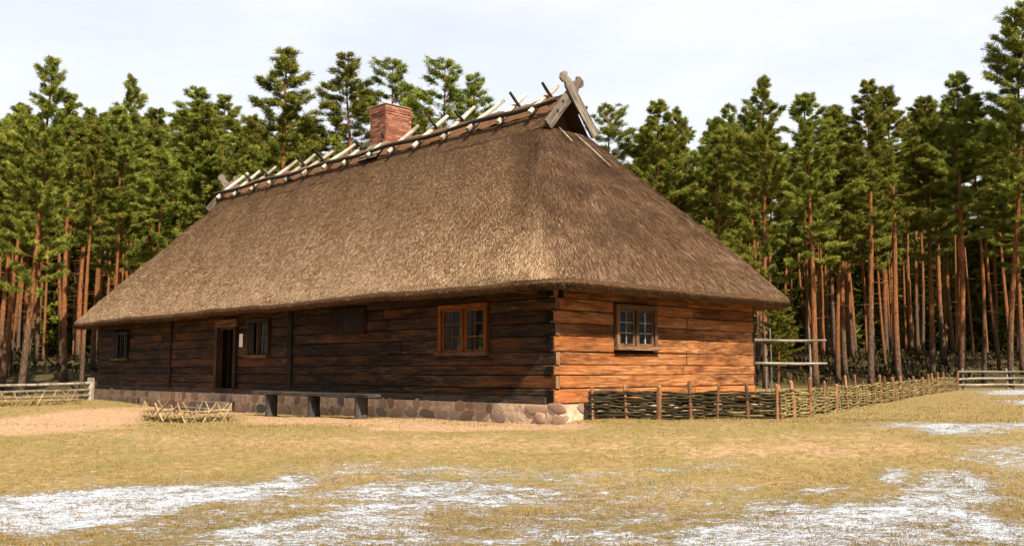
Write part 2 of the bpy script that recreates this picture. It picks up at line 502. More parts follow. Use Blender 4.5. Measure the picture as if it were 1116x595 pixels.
snow_patches = [
    ([(-60, 538), (0, 540), (60, 534), (120, 529), (180, 527), (270, 526), (322, 514), (350, 520), (344, 534), (305, 545), (215, 552), (150, 566), (110, 576), (72, 582), (32, 592), (0, 580), (-60, 584)], 0.25, 1.0),
    ([(150, 600), (180, 589), (250, 573), (322, 559), (385, 548), (330, 545), (345, 535), (400, 524), (440, 519), (520, 522), (600, 531), (655, 541), (640, 548), (561, 552), (482, 559), (478, 577), (520, 584), (561, 583), (600, 577), (651, 568), (690, 577), (760, 572), (760, 600)], 0.3, 0.74),
    ([(690, 600), (716, 582), (788, 563), (835, 548), (859, 545), (900, 549), (960, 541), (990, 528), (1003, 514), (1056, 512), (1085, 520), (1105, 540), (1088, 560), (1130, 575), (1160, 600)], 0.3, 0.84),
    ([(950, 519), (975, 510), (1000, 512), (988, 524), (965, 528)], 0.15, 1.0),
    ([(855, 534), (931, 527), (945, 531), (870, 541)], 0.12, 0.8),
    ([(920, 466), (981, 460), (1060, 461), (1180, 456), (1180, 468), (1116, 468), (1074, 475), (1013, 474), (985, 466)], 0.4, 0.85),
    ([(1055, 426), (1180, 422), (1180, 430), (1080, 431)], 0.5, 1.0),
    ([(1088, 437), (1180, 433), (1180, 441), (1100, 441)], 0.5, 1.0),
    ([(1050, 484), (1116, 480), (1180, 490), (1180, 515), (1110, 520), (1040, 500)], 0.4, 0.5),
    ([(-60, 545), (300, 518), (720, 514), (900, 540), (1180, 515), (1180, 600), (-60, 600)], 0.8, 0.20),
    ([(740, 503), (815, 502), (812, 512), (730, 518), (700, 512)], 0.3, 0.46),
    ([(380, 503), (480, 505), (700, 512), (720, 520), (560, 525), (400, 518), (300, 515)], 0.35, 0.42),
]
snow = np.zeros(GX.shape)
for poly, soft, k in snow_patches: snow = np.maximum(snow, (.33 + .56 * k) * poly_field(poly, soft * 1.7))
sand_patches = [
    ([(-80, 462), (0, 456), (70, 447), (152, 443), (162, 452), (140, 466), (60, 472), (-80, 480)], 0.7, 1.0),
    ([(60, 468), (240, 474), (420, 474), (640, 477), (720, 480), (720, 492), (420, 492), (160, 484)], 0.9, 0.5),
    ([(400, 464), (640, 459), (650, 466), (520, 470), (400, 470)], 0.35, 0.85),
    ([(700, 488), (850, 478), (1010, 482), (1030, 496), (900, 500), (740, 500)], 0.7, 0.55),
    ([(640, 474), (860, 472), (960, 470), (1000, 486), (640, 490)], 0.8, 0.38),
    ([(130, 443), (270, 440), (280, 450), (160, 456)], 0.6, 0.7),
    ([(260, 452), (420, 456), (600, 461), (640, 458), (650, 468), (420, 468), (260, 462)], 0.4, 0.75),
]
sand = np.zeros(GX.shape)
for poly, soft, k in sand_patches: sand = np.maximum(sand, k * poly_field(poly, soft))
damp = np.zeros(GX.shape)
for poly, soft, k in snow_patches: damp = np.maximum(damp, (k > .6) * poly_field(poly, 1.3))
damp = damp * ss((17 - GY) / 3)
damp = np.maximum(damp, .75 * ss((12.2 - GY) / 2.2))
forest = np.maximum(ss((GY - (46 - 8 * ss((-GX - 9) / 7))) / 3), ss((far_r - 90) / 20))
nx, ny = len(gx), len(gy)
idx = np.arange(nx * ny).reshape(ny, nx)
GF = np.stack([idx[:-1, :-1], idx[:-1, 1:], idx[1:, 1:], idx[1:, :-1]], -1).reshape(-1, 4)
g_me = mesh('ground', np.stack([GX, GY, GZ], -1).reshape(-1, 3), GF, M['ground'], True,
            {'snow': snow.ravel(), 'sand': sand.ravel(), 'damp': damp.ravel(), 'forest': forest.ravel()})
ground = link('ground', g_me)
ground['kind'] = 'structure'

# ------------------------------------------------------------------ farmhouse
HL, HW = 23.2, 7.3                 # length and width of the log walls
ZF, ZW = 0.40, 2.78                # top of the foundation, top of the walls
house = empty('farmhouse', (0.85, 19.0, 0), 'long log farmhouse with thick thatched roof, brick chimney and fieldstone base', 'house',
              math.atan2(SV.y, SV.x) - math.pi / 2)
hm = house.matrix_basis.copy()
hinv = hm.inverted()
def loc_ground(x, y):
    p = hm @ Vector((x, y, 0))
    return float(gz(p.x, p.y))

# openings as (start, end, z0, z1); along the long front t runs to -x, along the short front s runs to +y
OPEN_L = [(1.93, 3.53, 1.44, 2.48), (12.85, 13.85, 0.40, 2.34), (10.9, 12.1, 1.46, 2.52), (20.45, 21.65, 1.46, 2.42)]
OPEN_S = [(1.84, 3.24, 1.52, 2.44)]
NC = 9
CH = (ZW - ZF) / NC
_cr = random.Random(2)
ZC = [ZF + (c + (_cr.uniform(-.13, .13) if 0 < c < NC else 0)) * CH for c in range(NC + 1)]

def core_wall(name, length, opens, thick, mat):
    """wall body in local x (0..length), y 0..thick, cut for the openings"""
    xs = sorted({0.0, length} | {v for o in opens for v in o[:2]})
    mb = MB()
    for a, b in zip(xs[:-1], xs[1:]):
        cut = [o for o in opens if o[0] <= a + 1e-6 and o[1] >= b - 1e-6]
        z = ZF
        for o in sorted(cut, key=lambda o: o[2]):
            if o[2] > z + 1e-3: mb.box(a, b, 0, thick, z, o[2])
            z = o[3]
        if z < ZW: mb.box(a, b, 0, thick, z, ZW)
    return mb.me(name, mat)

def log_mesh(length, h, depth, seed):
    """hewn log along +x, outer face towards -y, slightly uneven"""
    r = random.Random(seed)
    n = max(3, int(length / 1.1) + 1)
    prof = [(-depth * .90, .012), (-depth, .07), (-depth, .93), (-depth * .90, .988), (0, .99), (0, .01)]
    V = []
    dz = dy = 0
    for i in range(n):
        dz = dz * .6 + r.uniform(-.010, .010); dy = r.uniform(-.009, .009)
        hh = 1 + r.uniform(-.035, .02)
        for (py, pz) in prof:
            V.append((length * i / (n - 1), py + (dy if py < 0 else 0), (pz - .5) * h * hh + h / 2 + (dz if .1 < pz < .9 else dz * .3)))
    k = len(prof)
    F = [(i * k + j, (i + 1) * k + j, (i + 1) * k + (j + 1) % k, i * k + (j + 1) % k) for i in range(n - 1) for j in range(k)]
    F += [tuple(range(k)), tuple((n - 1) * k + j for j in range(k))[::-1]]
    return V, F

def log_courses(parent, length, opens, mat, jamb, seed0, ends, joints):
    """one object per log; the corners lap alternately"""
    r = random.Random(seed0)
    for c in range(NC):
        z0, z1 = ZC[c], ZC[c + 1]
        a0 = ends[0] if c % 2 == 0 else ends[1]
        a1 = length + (ends[2] if c % 2 == 0 else ends[3])
        segs = [(a0, a1)]
        for o in opens:
            lo, hi = max(z0, o[2]), min(z1, o[3])
            if hi - lo > 0.10:
                ns = []
                for (a, b) in segs:
                    if o[1] + jamb <= a or o[0] - jamb >= b: ns.append((a, b)); continue
                    if o[0] - jamb > a: ns.append((a, o[0] - jamb))
                    if o[1] + jamb < b: ns.append((o[1] + jamb, b))
                segs = ns
        for j in joints:
            jj = j if not isinstance(j, tuple) else j[0] + r.uniform(-j[1], j[1])
            ns = []
            for (a, b) in segs:
                if a + .5 < jj < b - .5: ns += [(a, jj - .004), (jj + .004, b)]
                else: ns.append((a, b))
            segs = ns
        for (a, b) in segs:
            if b - a < 0.08: continue
            V, F = log_mesh(b - a, z1 - z0 - 0.005, 0.115 + r.uniform(-.014, .014), r.random())
            link('log', mesh('log', V, F, mat), parent, (a, 0, z0 + 0.003))

# long front: its own frame has x running away from the near corner, so rotate half a turn and mirror the openings
lw_open = [(HL - b, HL - a, z0, z1) for a, b, z0, z1 in OPEN_L]
long_wall = link('long_wall', core_wall('long_wall', HL, lw_open, 0.16, M['chink']), house, (-HL, 0.10, 0))
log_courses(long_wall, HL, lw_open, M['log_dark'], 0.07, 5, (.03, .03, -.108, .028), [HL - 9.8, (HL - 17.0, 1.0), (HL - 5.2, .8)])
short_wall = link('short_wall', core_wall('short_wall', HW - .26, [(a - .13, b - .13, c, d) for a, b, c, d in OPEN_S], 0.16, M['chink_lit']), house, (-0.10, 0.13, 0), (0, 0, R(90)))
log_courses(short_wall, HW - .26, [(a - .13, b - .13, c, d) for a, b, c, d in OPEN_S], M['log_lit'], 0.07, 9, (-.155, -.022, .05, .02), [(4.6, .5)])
back_wall = link('back_wall', MB().box(-HL, 0, HW - .2, HW, ZF, ZW).me('back_wall', M['log_dark']), house)
end_wall = link('end_wall', MB().box(-HL, -HL + .2, .27, HW - .2, ZF, ZW).me('end_wall', M['log_dark']), house)
link('house_floor', MB().box(-HL + .2, -.27, .27, HW - .2, ZF - .05, ZF + .02).me('house_floor', M['inside']), house)
link('inner_partition', MB().box(-10.0, -9.85, .27, HW - .2, ZF + .02, ZW).add(*[[(-15.0, .27, ZF + .02), (-15.0, HW - .2, ZF + .02), (-15.0, HW - .2, ZW), (-15.0, .27, ZW)], [(0, 1, 2, 3)]]).box(-9.85, -.27, 3.6, 3.72, ZF + .02, ZW).me('inner_partition', M['inside']), house)
link('loft_floor', MB().box(-HL + .02, -.02, .02, HW - .02, ZW + .002, ZW + .06).me('loft_floor', M['inside']), house)
# end grain of lapped corner logs: sunlit face coloured light, shaded face dark
for c in range(NC):
    z0, z1 = ZC[c] + .008, ZC[c + 1] - .008
    if c % 2: MB().box(.026, .040, -.012, .098, z0, z1).obj('log_end', M['trim2_z'], house)
    else: MB().box(-.20, -.02, -.046, -.022, z0 + .02, z1 - .02).obj('log_end', M['chink'], house)
# far-end timbers and vertical post
link('corner_post', MB().box(-.10, .10, -.15, .0, ZF + .01, ZW - .05).me('corner_post', M['dark_z']), long_wall, (HL - 9.8, -.02, 0))
link('corner_post', MB().box(-.06, .06, -.14, .0, ZF + .01, ZW - .05).me('corner_post', M['dark_z']), long_wall, (HL - 17.1, -.02, 0))
link('wall_plate', MB().box(-.3, HL + .3, -.2, .0, ZW - .13, ZW - .01).me('wall_plate', M['log_dark']), long_wall, (0, -.02, 0))
link('wall_plate', MB().box(-.05, HW - .1, -.16, .0, ZW - .12, ZW - .01).me('wall_plate', M['trim2']), short_wall, (0, -.02, 0))
link('beam_end', MB().box(-.09, .09, -.62, .0, -.08, .08).me('beam_end', M['trim']), long_wall, (HL - .52, -.16, ZW - .10))
# sill beam
link('sill_beam', MB().box(-.02, HL - .2, -.17, -.0, ZF - .0, ZF + .13).me('sill_beam', M['rail_dark']), long_wall, (0, -.02, .004))
# closed shutter panel
sh = link('shutter', MB().box(0, 1.5, -.06, 0, 0, .66).me('shutter', M['log_dark']), house, (-7.8, -.03, 1.96))
for i in range(5):
    link('board', MB().box(0.02 + i * .294, .30 + i * .294, -.085, -.058, .02, .64).me('board', M['dark_z']), sh)

def window(x, y, rot, w, z0, z1, mx_, mz_, grid=(2, 3), fw=0.10, name='window', bar=None):
    """two-sash window; local x along the wall, outer face towards -y"""
    h = z1 - z0
    root = MB()
    root.box(0, w, -.16, .10, h - fw, h)
    wd = root.obj(name, mx_, house, (x, y, z0), (0, 0, rot))
    for a in (0, w - fw): MB().box(a, a + fw, -.158, .10, 0.06, h - fw - .001).obj('jamb', mz_, wd)
    MB().box(w / 2 - .05, w / 2 + .05, -.145, .08, 0.06, h - fw - .001).obj('mullion', mz_, wd)
    MB().box(-.04, w + .04, -.215, .09, -.03, .055).obj('window_sill', M['trim2'], wd)
    for (a, b) in ((fw, w / 2 - .05), (w / 2 + .05, w - fw)):
        a += .004; b -= .004
        zb, zt = .065, h - fw - .006
        f = .048
        sash = MB().box(a, a + f, -.11, -.06, zb, zt).box(b - f, b, -.11, -.06, zb, zt).box(a + f, b - f, -.11, -.06, zb, zb + f).box(a + f, b - f, -.11, -.06, zt - f, zt)
        sash.obj('sash', mz_, wd)
        nxg, nzg = grid
        ia, ib, za, zc = a + f, b - f, zb + f, zt - f
        bars = .018
        for i in range(1, nxg): 
            xm = ia + (ib - ia) * i / nxg
            MB().box(xm - bars / 2, xm + bars / 2, -.103, -.07, za, zc).obj('glazing_bar', bar or mz_, wd)
        for j in range(1, nzg):
            zm = za + (zc - za) * j / nzg
            MB().box(ia, ib, -.1, -.073, zm - bars / 2, zm + bars / 2).obj('glazing_bar', bar or mx_, wd)
        for i in range(nxg):
            for j in range(nzg):
                x0_, x1_ = ia + (ib - ia) * i / nxg + .006, ia + (ib - ia) * (i + 1) / nxg - .006
                q0, q1 = za + (zc - za) * j / nzg + .006, za + (zc - za) * (j + 1) / nzg - .006
                MB().box(x0_, x1_, -.088, -.084, q0, q1).obj('pane', M['glass'], wd)
    return wd
win_a = window(-3.53, 0.085, 0, 1.60, 1.40, 2.50, M['trim'], M['trim_z'])
win_b = window(-0.085, 1.84, R(90), 1.40, 1.52, 2.46, M['trim2'], M['trim2_z'], bar=M['pole'])
win_c = window(-12.1, 0.075, 0, 1.20, 1.44, 2.52, M['rail_dark'], M['brownd_z'])
win_d = window(-21.65, 0.075, 0, 1.20, 1.44, 2.42, M['rail_dark'], M['dark_z'])
for wnd in (win_c, win_d):
    for s in (0.0, 0.62):
        MB().box(s + .09, s + .48, -.19, -.165, .1, .95).obj('shutter_board', M['dark_z'], wnd) if s == 0.0 else None

# pot plants on the inner sills
def plant(x, y, z, n, h, label, seed):
    r = random.Random(seed)
    p = hm @ Vector((x, y, z))
    t_ = empty('potted_plant', p, label, 'plant')
    MB().tube([(0, 0, 0), (0, 0, .06), (0, 0, .12)], [.045, .055, .062], 10).obj('pot', M['clay'], t_)
    st = MB(); lf = MB()
    for i in range(n):
        a = r.uniform(0, 6.28); rr = r.uniform(.02, .14); zz = .12 + r.uniform(.05, h)
        tip = (rr * math.cos(a), rr * math.sin(a), zz)
        st.tube([(0, 0, .11), (tip[0] * .5, tip[1] * .5, zz * .6), tip], .004, 4)
        for k in range(4):
            b = r.uniform(0, 6.28); l_ = r.uniform(.05, .085)
            d = Vector((math.cos(b), math.sin(b), r.uniform(-.2, .7))).normalized() * l_
            s_ = Vector((-math.sin(b), math.cos(b), 0)) * l_ * .42
            q = Vector(tip)
            lf.add([q, q + d * .5 + s_, q + d, q + d * .5 - s_], [(0, 1, 2, 3)])
    st.obj('stem', M['leaf'], t_); lf.obj('leaves', M['leaf'], t_)
shelf_a = MB().box(-3.5, -1.95, .19, .46, 1.415, 1.455).obj('inner_sill', M['trim'], house)
shelf_b = MB().box(-.46, -.19, 1.86, 3.22, 1.53, 1.57).obj('inner_sill', M['trim2'], house)
plant(-3.16, .26, 1.455, 9, .42, 'bushy green pot plant behind left sash of the orange long-side window', 1)
plant(-2.45, .26, 1.455, 9, .45, 'bushy green pot plant behind right sash of the orange long-side window', 2)
plant(-.26, 2.22, 1.57, 7, .24, 'small pot plant behind left sash of the sunlit end-wall window', 3)
plant(-.26, 2.90, 1.57, 7, .22, 'small pot plant behind right sash of the sunlit end-wall window', 4)

# doorway
door = MB().box(-.16, 1.16, -.19, .26, 1.94, 2.16).obj('door_frame', M['trim2'], house, (-13.85, 0.09, ZF))
for a in (-.15, 1.0): MB().box(a, a + .15, -.185, .262, .09, 1.938).obj('jamb', M['dark_z'] if a > 0 else M['brownd_z'], door)
MB().box(-.15, 1.15, -.2, .265, 0.005, .088).obj('threshold', M['rail_dark'], door)
leaf = MB().box(0, .06, 0, .92, .10, 1.92).obj('door_leaf', M['dark_z'], door, (.02, .29, 0), (0, 0, R(-14)))
notice = MB().box(0, .20, -.012, 0, 0, .38).obj('paper_notice', M['paper'], None)
notice.matrix_world = hm @ Matrix.Translation((-12.58, -.03, 1.74))
tag(notice, 'white paper notice pinned to the dark logs right of the doorway', 'notice')

# foundation of fieldstones
found = MB()
found.box(-HL - .10, .12, -.12, .25, -.5, ZF - .012)
found.box(-.2, .10, .25, HW + .1, -.5, ZF - .014)
found.box(-HL - .08, -.2, HW - .2, HW + .1, -.5, ZF - .016)
foundation = found.obj('foundation', M['mortar'], house)
def stone_base(seed):
    r = random.Random(seed)
    V = []; n, m_ = 9, 4
    prof = [(1.0, 0.0), (.93, .62), (.62, .94)]
    jit = [1 + r.uniform(-.32, .16) for _ in range(n)]
    for (rr, yy) in prof:
        for k in range(n):
            a = 2 * math.pi * k / n
            c, s = math.cos(a), math.sin(a)
            sq = 1 / max(abs(c), abs(s)) ** .45
            V.append((rr * jit[k] * c * sq * .5, -yy * (1 + r.uniform(-.12, .12)), rr * jit[k] * s * sq * .5))
    V.append((0, -1.0, 0))
    F = [(i * n + k, i * n + (k + 1) % n, (i + 1) * n + (k + 1) % n, (i + 1) * n + k) for i in range(2) for k in range(n)]
    F += [(2 * n + k, 2 * n + (k + 1) % n, 3 * n) for k in range(n)]
    return mesh('stone', V, F, M['stone'], True)
stones = [stone_base(i) for i in range(10)]
def lay_stones(x0, x1, y, rot, zb, seed, wr=(.22, .62), pr_=(.010, .032)):
    r = random.Random(seed)
    for row in range(2):
        x = x0
        while x < x1:
            w = r.uniform(*wr)
            zl = zb(x); hgt = ZF - zl
            h1 = hgt * r.uniform(.42, .60)
            hh = h1 if row == 0 else hgt - h1 + .02
            zc = zl + hgt * .24 if row == 0 else zl + hgt * .75
            if r.random() < .74:
                o = link('stone', r.choice(stones), foundation)
                px_, py_ = (x + w / 2, y) if rot == 0 else (y, x + w / 2)
                o.location = (px_, py_, zc + r.uniform(-.02, .02))
                o.rotation_euler = (0, r.uniform(-.25, .25), rot)
                o.scale = (w * 1.0, r.uniform(*pr_), min(hgt * .62, hh * r.uniform(.95, 1.2)))
            x += w
lay_stones(-HL - .08, .08, -.118, 0, lambda x: loc_ground(x, -.2), 21)
lay_stones(-.08, 2.2, .118, R(90), lambda y: loc_ground(.2, y), 22, (.18, .40), (.006, .018))
MB().tube([(0, 0, 0), (0, 0, .05)], 1, 3)
b_st = link('corner_boulder', stones[3], foundation, (-.28, -.13, .12)); b_st.scale = (.32, .07, .27)
step = MB().box(-14.1, -12.6, -.75, -.125, -.35, .16).obj('doorstep', M['sand_slab'], house)
step2 = MB().box(-14.3, -12.4, -1.15, -.752, -.35, .0).obj('doorstep', M['sand_slab'], house)

# ---- roof
OH = 0.82
ZE, ZG, ZR = 2.80, 7.02, 7.95          # eave, base of the gablets, ridge
X0E, X1E = -HL - OH, OH                # eave extents
X0G, X1G = -20.45, -2.95               # gablet planes
YC = HW / 2
HG = (ZR - ZG) / (ZR - ZE) * (YC + OH) # half width at the gablet base

NS = 360
def loop(t, side=None):
    """rounded-rectangle contour at level t (0 eave, 1 gablet base): points and downhill parameter"""
    x0 = X0E + (X0G - X0E) * t; x1 = X1E + (X1G - X1E) * t
    hw = (YC + OH) + (HG - YC - OH) * t
    rad = 0.75 * (1 - t) + 0.22 * t
    bul = 0.10 * math.sin(math.pi * min(1, t))          # slight belly in the slope
    x0 -= bul * .5; x1 += bul * .5; hw += bul * .4
    pts = []
    n_long, n_short, n_c = 110, 44, 13
    cs = [(x1 - rad, YC + hw - rad, 0), (x0 + rad, YC + hw - rad, 90), (x0 + rad, YC - hw + rad, 180), (x1 - rad, YC - hw + rad, 270)]
    ends = [n_long, n_short, n_long, n_short]
    for i, (cx, cy, a0) in enumerate(cs):
        arc = [(cx + rad * math.cos(R(a0 + 90 * k / (n_c - 1))), cy + rad * math.sin(R(a0 + 90 * k / (n_c - 1)))) for k in range(n_c)]
        pts += arc
        nx_ = cs[(i + 1) % 4]
        nxt = (nx_[0] + rad * math.cos(R(nx_[2])), nx_[1] + rad * math.sin(R(nx_[2])))
        for k in range(1, ends[i]):
            f = k / ends[i]
            pts.append((arc[-1][0] * (1 - f) + nxt[0] * f, arc[-1][1] * (1 - f) + nxt[1] * f))
    return np.array(pts)
NT_ = 34
ts = np.linspace(0, 1, NT_)
RP = []
for t in ts:
    p = loop(t)
    z = np.full(len(p), ZE + (ZG - ZE) * t)
    RP.append(np.column_stack([p, z]))
RP = np.array(RP)                       # levels x points x 3
NPT = RP.shape[1]
# hand-laid unevenness
ang = np.arange(NPT)
def wob(arr):
    x, y, z = arr[..., 0], arr[..., 1], arr[..., 2]
    d = 0.03 * np.sin(x * .83 + z * 0.9) * np.sin(y * 1.1 + .5) + 0.012 * np.sin(x * 2.9 + 1.1 * z + y) * np.sin(x * .37) + 0.02 * np.sin(x * .6 + 2 * z)
    return d
RP[..., 2] += wob(RP) * np.clip(ts * 5, .25, 1)[:, None]
RP[0, :, 2] += 0.015 * np.sin(RP[0, :, 0] * .9) + 0.010 * np.sin(RP[0, :, 0] * 2.7 + RP[0, :, 1] * 1.9) * np.sin(RP[0, :, 0] * .41) + rng.normal(0, .006, NPT)
# eave: cut face and underside
cx_, cy_ = (X0E + X1E) / 2, YC
def inset(P, d, dz):
    Q = P.copy()
    lp = np.roll(P, 1, 0); ln = np.roll(P, -1, 0)
    tg = ln - lp; nrm = np.column_stack([tg[:, 1], -tg[:, 0]]); nrm /= np.linalg.norm(nrm, axis=1)[:, None] + 1e-9
    Q[:, :2] -= nrm * d; Q[:, 2] += dz
    return Q
e1 = inset(RP[0], -0.02, -0.05)
e2 = inset(RP[0], 0.09, -0.19)
e3 = inset(RP[0], OH + .12, 0.12)
allL = [e3, e2, e1] + [RP[i] for i in range(NT_)]
V = np.concatenate(allL)
F = []; mi = []
for i in range(len(allL) - 1):
    a = i * NPT + np.arange(NPT); b = i * NPT + (np.arange(NPT) + 1) % NPT
    F.append(np.stack([a, b, b + NPT, a + NPT], -1)); mi += [1 if i < 2 else 0] * NPT
F = np.concatenate(F)
roof = link('roof', mesh('roof', V, F, None, True, None, [M['thatch'], M['cut']], mi), house)
# upper prism with gablets
gm = MB()
hx = HG + .01
for (xa, xb) in [(X0G, X1G)]:
    nseg = 40
    for k in range(nseg):
        xa_, xb_ = xa + (xb - xa) * k / nseg, xa + (xb - xa) * (k + 1) / nseg
        for s in (-1, 1):
            prof = [(YC + s * hx, ZG - .05), (YC + s * hx * .5, (ZG + ZR) / 2 + .03), (YC, ZR)]
            for (p, q) in zip(prof[:-1], prof[1:]):
                gm.add([(xa_, p[0], p[1]), (xb_, p[0], p[1]), (xb_, q[0], q[1]), (xa_, q[0], q[1])], [(0, 1, 2, 3) if s < 0 else (3, 2, 1, 0)])
roof_top = gm.obj('ridge_thatch', M['thatch'], roof, smooth=True)
# gable infill boards set back from the opening
for (xg, sgn) in ((X1G, 1), (X0G, -1)):
    MB().add([(xg - sgn * .38, YC - HG * .95, ZG - .1), (xg - sgn * .38, YC + HG * .95, ZG - .1), (xg - sgn * .38, YC, ZR - .03)], [(0, 1, 2)]).obj('gable_boarding', M['brownd_z'], roof)
    lip = MB().add([(xg + sgn * .02, YC - HG - .05, ZG - .02), (xg + sgn * .02, YC + HG + .05, ZG - .02), (xg - sgn * .40, YC + HG, ZG + .02), (xg - sgn * .40, YC - HG, ZG + .02)], [(0, 1, 2, 3)])
    lip.obj('gable_ledge', M['trim2'], roof)

# ridge turf under the crossed poles
P = []
capV = []; capF = []
ncap = 90
prof = [(-.42, -.44), (-.30, -.24), (-.12, -.02), (0, .05), (.12, -.02), (.30, -.24), (.42, -.44)]
for i in range(ncap):
    x = X0G - .05 + (X1G - X0G + .12) * i / (ncap - 1)
    for (dy, dz) in prof:
        capV.append((x, YC + dy * (1 + random.uniform(-.06, .06)), ZR + .03 + dz + random.uniform(-.03, .03)))
for i in range(ncap - 1):
    for j in range(6):
        a = i * 7 + j
        capF.append((a, a + 7, a + 8, a + 1))
link('ridge_turf', mesh('ridge_turf', capV, capF, M['turf'], True), roof)

# crossed ridge poles and the two long rails
for s in (-1, 1):
    pts = [(x, YC + s * (.55 + .02 * math.sin(x)), ZR - .24 + .03 * math.sin(x * 1.7 + s)) for x in np.linspace(X0G - .25, X1G + .15, 24)]
    MB().tube(pts, [.062 * (1 + .15 * math.sin(i * 1.3)) for i in range(24)], 7).obj('ridge_rail', M['rail_dark'], roof)
nP = 15
pr = random.Random(4)
for i in range(nP):
    xb = X1G - .62 - i * (X1G - X0G - 1.0) / (nP - 1) + pr.uniform(-.1, .1)
    for s in (-1, 1):
        if s > 0 and i % 3 == 2: continue
        el = R(pr.uniform(38, 44)); ln1, ln2 = pr.uniform(.88, 1.02), (pr.uniform(.58, .85) if s < 0 else pr.uniform(.28, .45))
        xo = xb + (0.06 if s > 0 else -0.06); lean = pr.uniform(-.10, .10)
        zc = ZR + .14
        lo = (0, 0, 0)
        c, sn = math.cos(el), math.sin(el)
        pts = [(-ln1, 0, 0), (-.3, .01, .01), (.2, 0, 0), (ln2, 0, 0)]
        o = MB().tube(pts, [.066, .07, .062, .05] if s < 0 else [.05, .05, .045, .04], 7, True, .12).obj('ridge_pole', M['pole'] if s < 0 else M['rail_dark'], roof, (xo, YC, zc))
        # local x runs up the pole; s=-1 lies on the long front, rising to the back
        d = Vector((lean, (1 if s < 0 else -1) * c, sn)).normalized()
        o.rotation_euler = d.to_track_quat('X', 'Z').to_euler()

# carved crossed barge boards at both gablets
def barge(xg, sgn):
    L = 1.28
    pts = [(-L, -.14), (-.1, -.14), (.18, -.13), (.32, -.14), (.41, -.09), (.50, -.14), (.58, -.07), (.60, .07), (.52, .18), (.41, .16), (.34, .09), (.25, .15), (.12, .14), (-L, .14)]
    for k, s in enumerate((-1, 1)):
        o = MB().prism(pts if s < 0 else [(a, -b) for a, b in pts][::-1], -.03, .03).obj('barge_board', M['barge'], roof)
        el = math.atan2(ZR - ZG, HG) 
        d = Vector((0, (1 if s < 0 else -1) * math.cos(el), math.sin(el)))
        xl = Vector(d); yl = Vector((sgn, 0, 0)); zl = xl.cross(yl)
        mt = Matrix((xl, yl, zl)).transposed().to_4x4()
        o.matrix_local = Matrix.Translation((xg + sgn * (.10 + .07 * k), YC, ZR + .06)) @ mt
barge(X1G, 1); barge(X0G, -1)
for (dy, dz) in ((-.52, -.5), (-.33, -.22), (.36, -.25), (.6, -.6)):
    MB().tube([(X1G + .0, YC + dy, ZR + dz), (X1G + .16, YC + dy, ZR + dz)], .03, 6).obj('peg', M['rail_dark'], roof)
# long straw binding stick on the hip
hp = lambda f, yy: (X1E + (X1G - X1E) * f + .08, yy, ZE + (ZG - ZE) * f + .06)
MB().tube([hp(.97, YC + .05), hp(.86, YC + .28), hp(.76, YC + .45)], .022, 5).obj('thatching_rod', M['pole'], roof)
MB().tube([hp(.99, YC - .45), hp(.90, YC - .35)], .018, 5).obj('thatching_rod', M['pole'], roof)

# chimney
chx, chw, chd, chh = -10.8, .80, 1.0, 1.55
chim = MB().box(-chw / 2 + .012, chw / 2 - .012, -chd / 2 + .012, chd / 2 - .012, -.6, chh - .01).obj('chimney', M['brick_mortar'], house, (chx, YC + .35, ZR - .25))
bV, bF, bT = [], [], []
def brick(x0, x1, y0, y1, z0, z1, tone):
    n = len(bV)
    bV.extend([(x, y, z) for z in (z0, z1) for y in (y0, y1) for x in (x0, x1)])
    bF.extend([tuple(i + n for i in f) for f in [(0, 2, 3, 1), (4, 5, 7, 6), (0, 1, 5, 4), (2, 6, 7, 3), (0, 4, 6, 2), (1, 3, 7, 5)]])
    bT.extend([tone] * 8)
br = random.Random(8)
ch_n = int((chh + .6) / .077)
for c in range(ch_n):
    z0 = -.6 + c * .077; z1 = z0 + .065
    g = .035 if c >= ch_n - 2 else (.018 if c == ch_n - 3 else 0)
    hx_, hy_ = chw / 2 + g, chd / 2 + g
    off = 0 if c % 2 else .125
    for (axis_, hh_, oth) in (('x', hx_, hy_), ('y', hy_, hx_)):
        p = -hh_ - (off if axis_ == 'x' else .125 - off)
        while p < hh_:
            a, b = max(p, -hh_), min(p + .24, hh_)
            if b - a > .04:
                for s in (-1, 1):
                    j = br.uniform(-.004, .004)
                    lo, hi = sorted((s * (oth + j), s * (oth - .1)))
                    if axis_ == 'x': brick(a, b, lo, hi, z0, z1, br.random())
                    else: brick(lo, hi, a + .1 if a <= -hh_ + .001 else a, b - .1 if b >= hh_ - .001 else b, z0, z1, br.random())
            p += .252
bm_ = mesh('bricks', bV, bF, M['brick'], False, {'tone': bT})
bo = link('bricks', bm_, chim); bo['kind'] = 'stuff'
MB().box(-chw / 2 - .02, chw / 2 + .02, -chd / 2 - .02, chd / 2 + .02, chh + .0, chh + .02).obj('chimney_cap', M['clay'], chim)
MB().add([(-.45, -.95, -.20), (.55, -.95, -.20), (.55, -.5, .34), (-.45, -.5, .34)], [(0, 1, 2, 3)]).obj('flashing', M['grey_x'], chim)

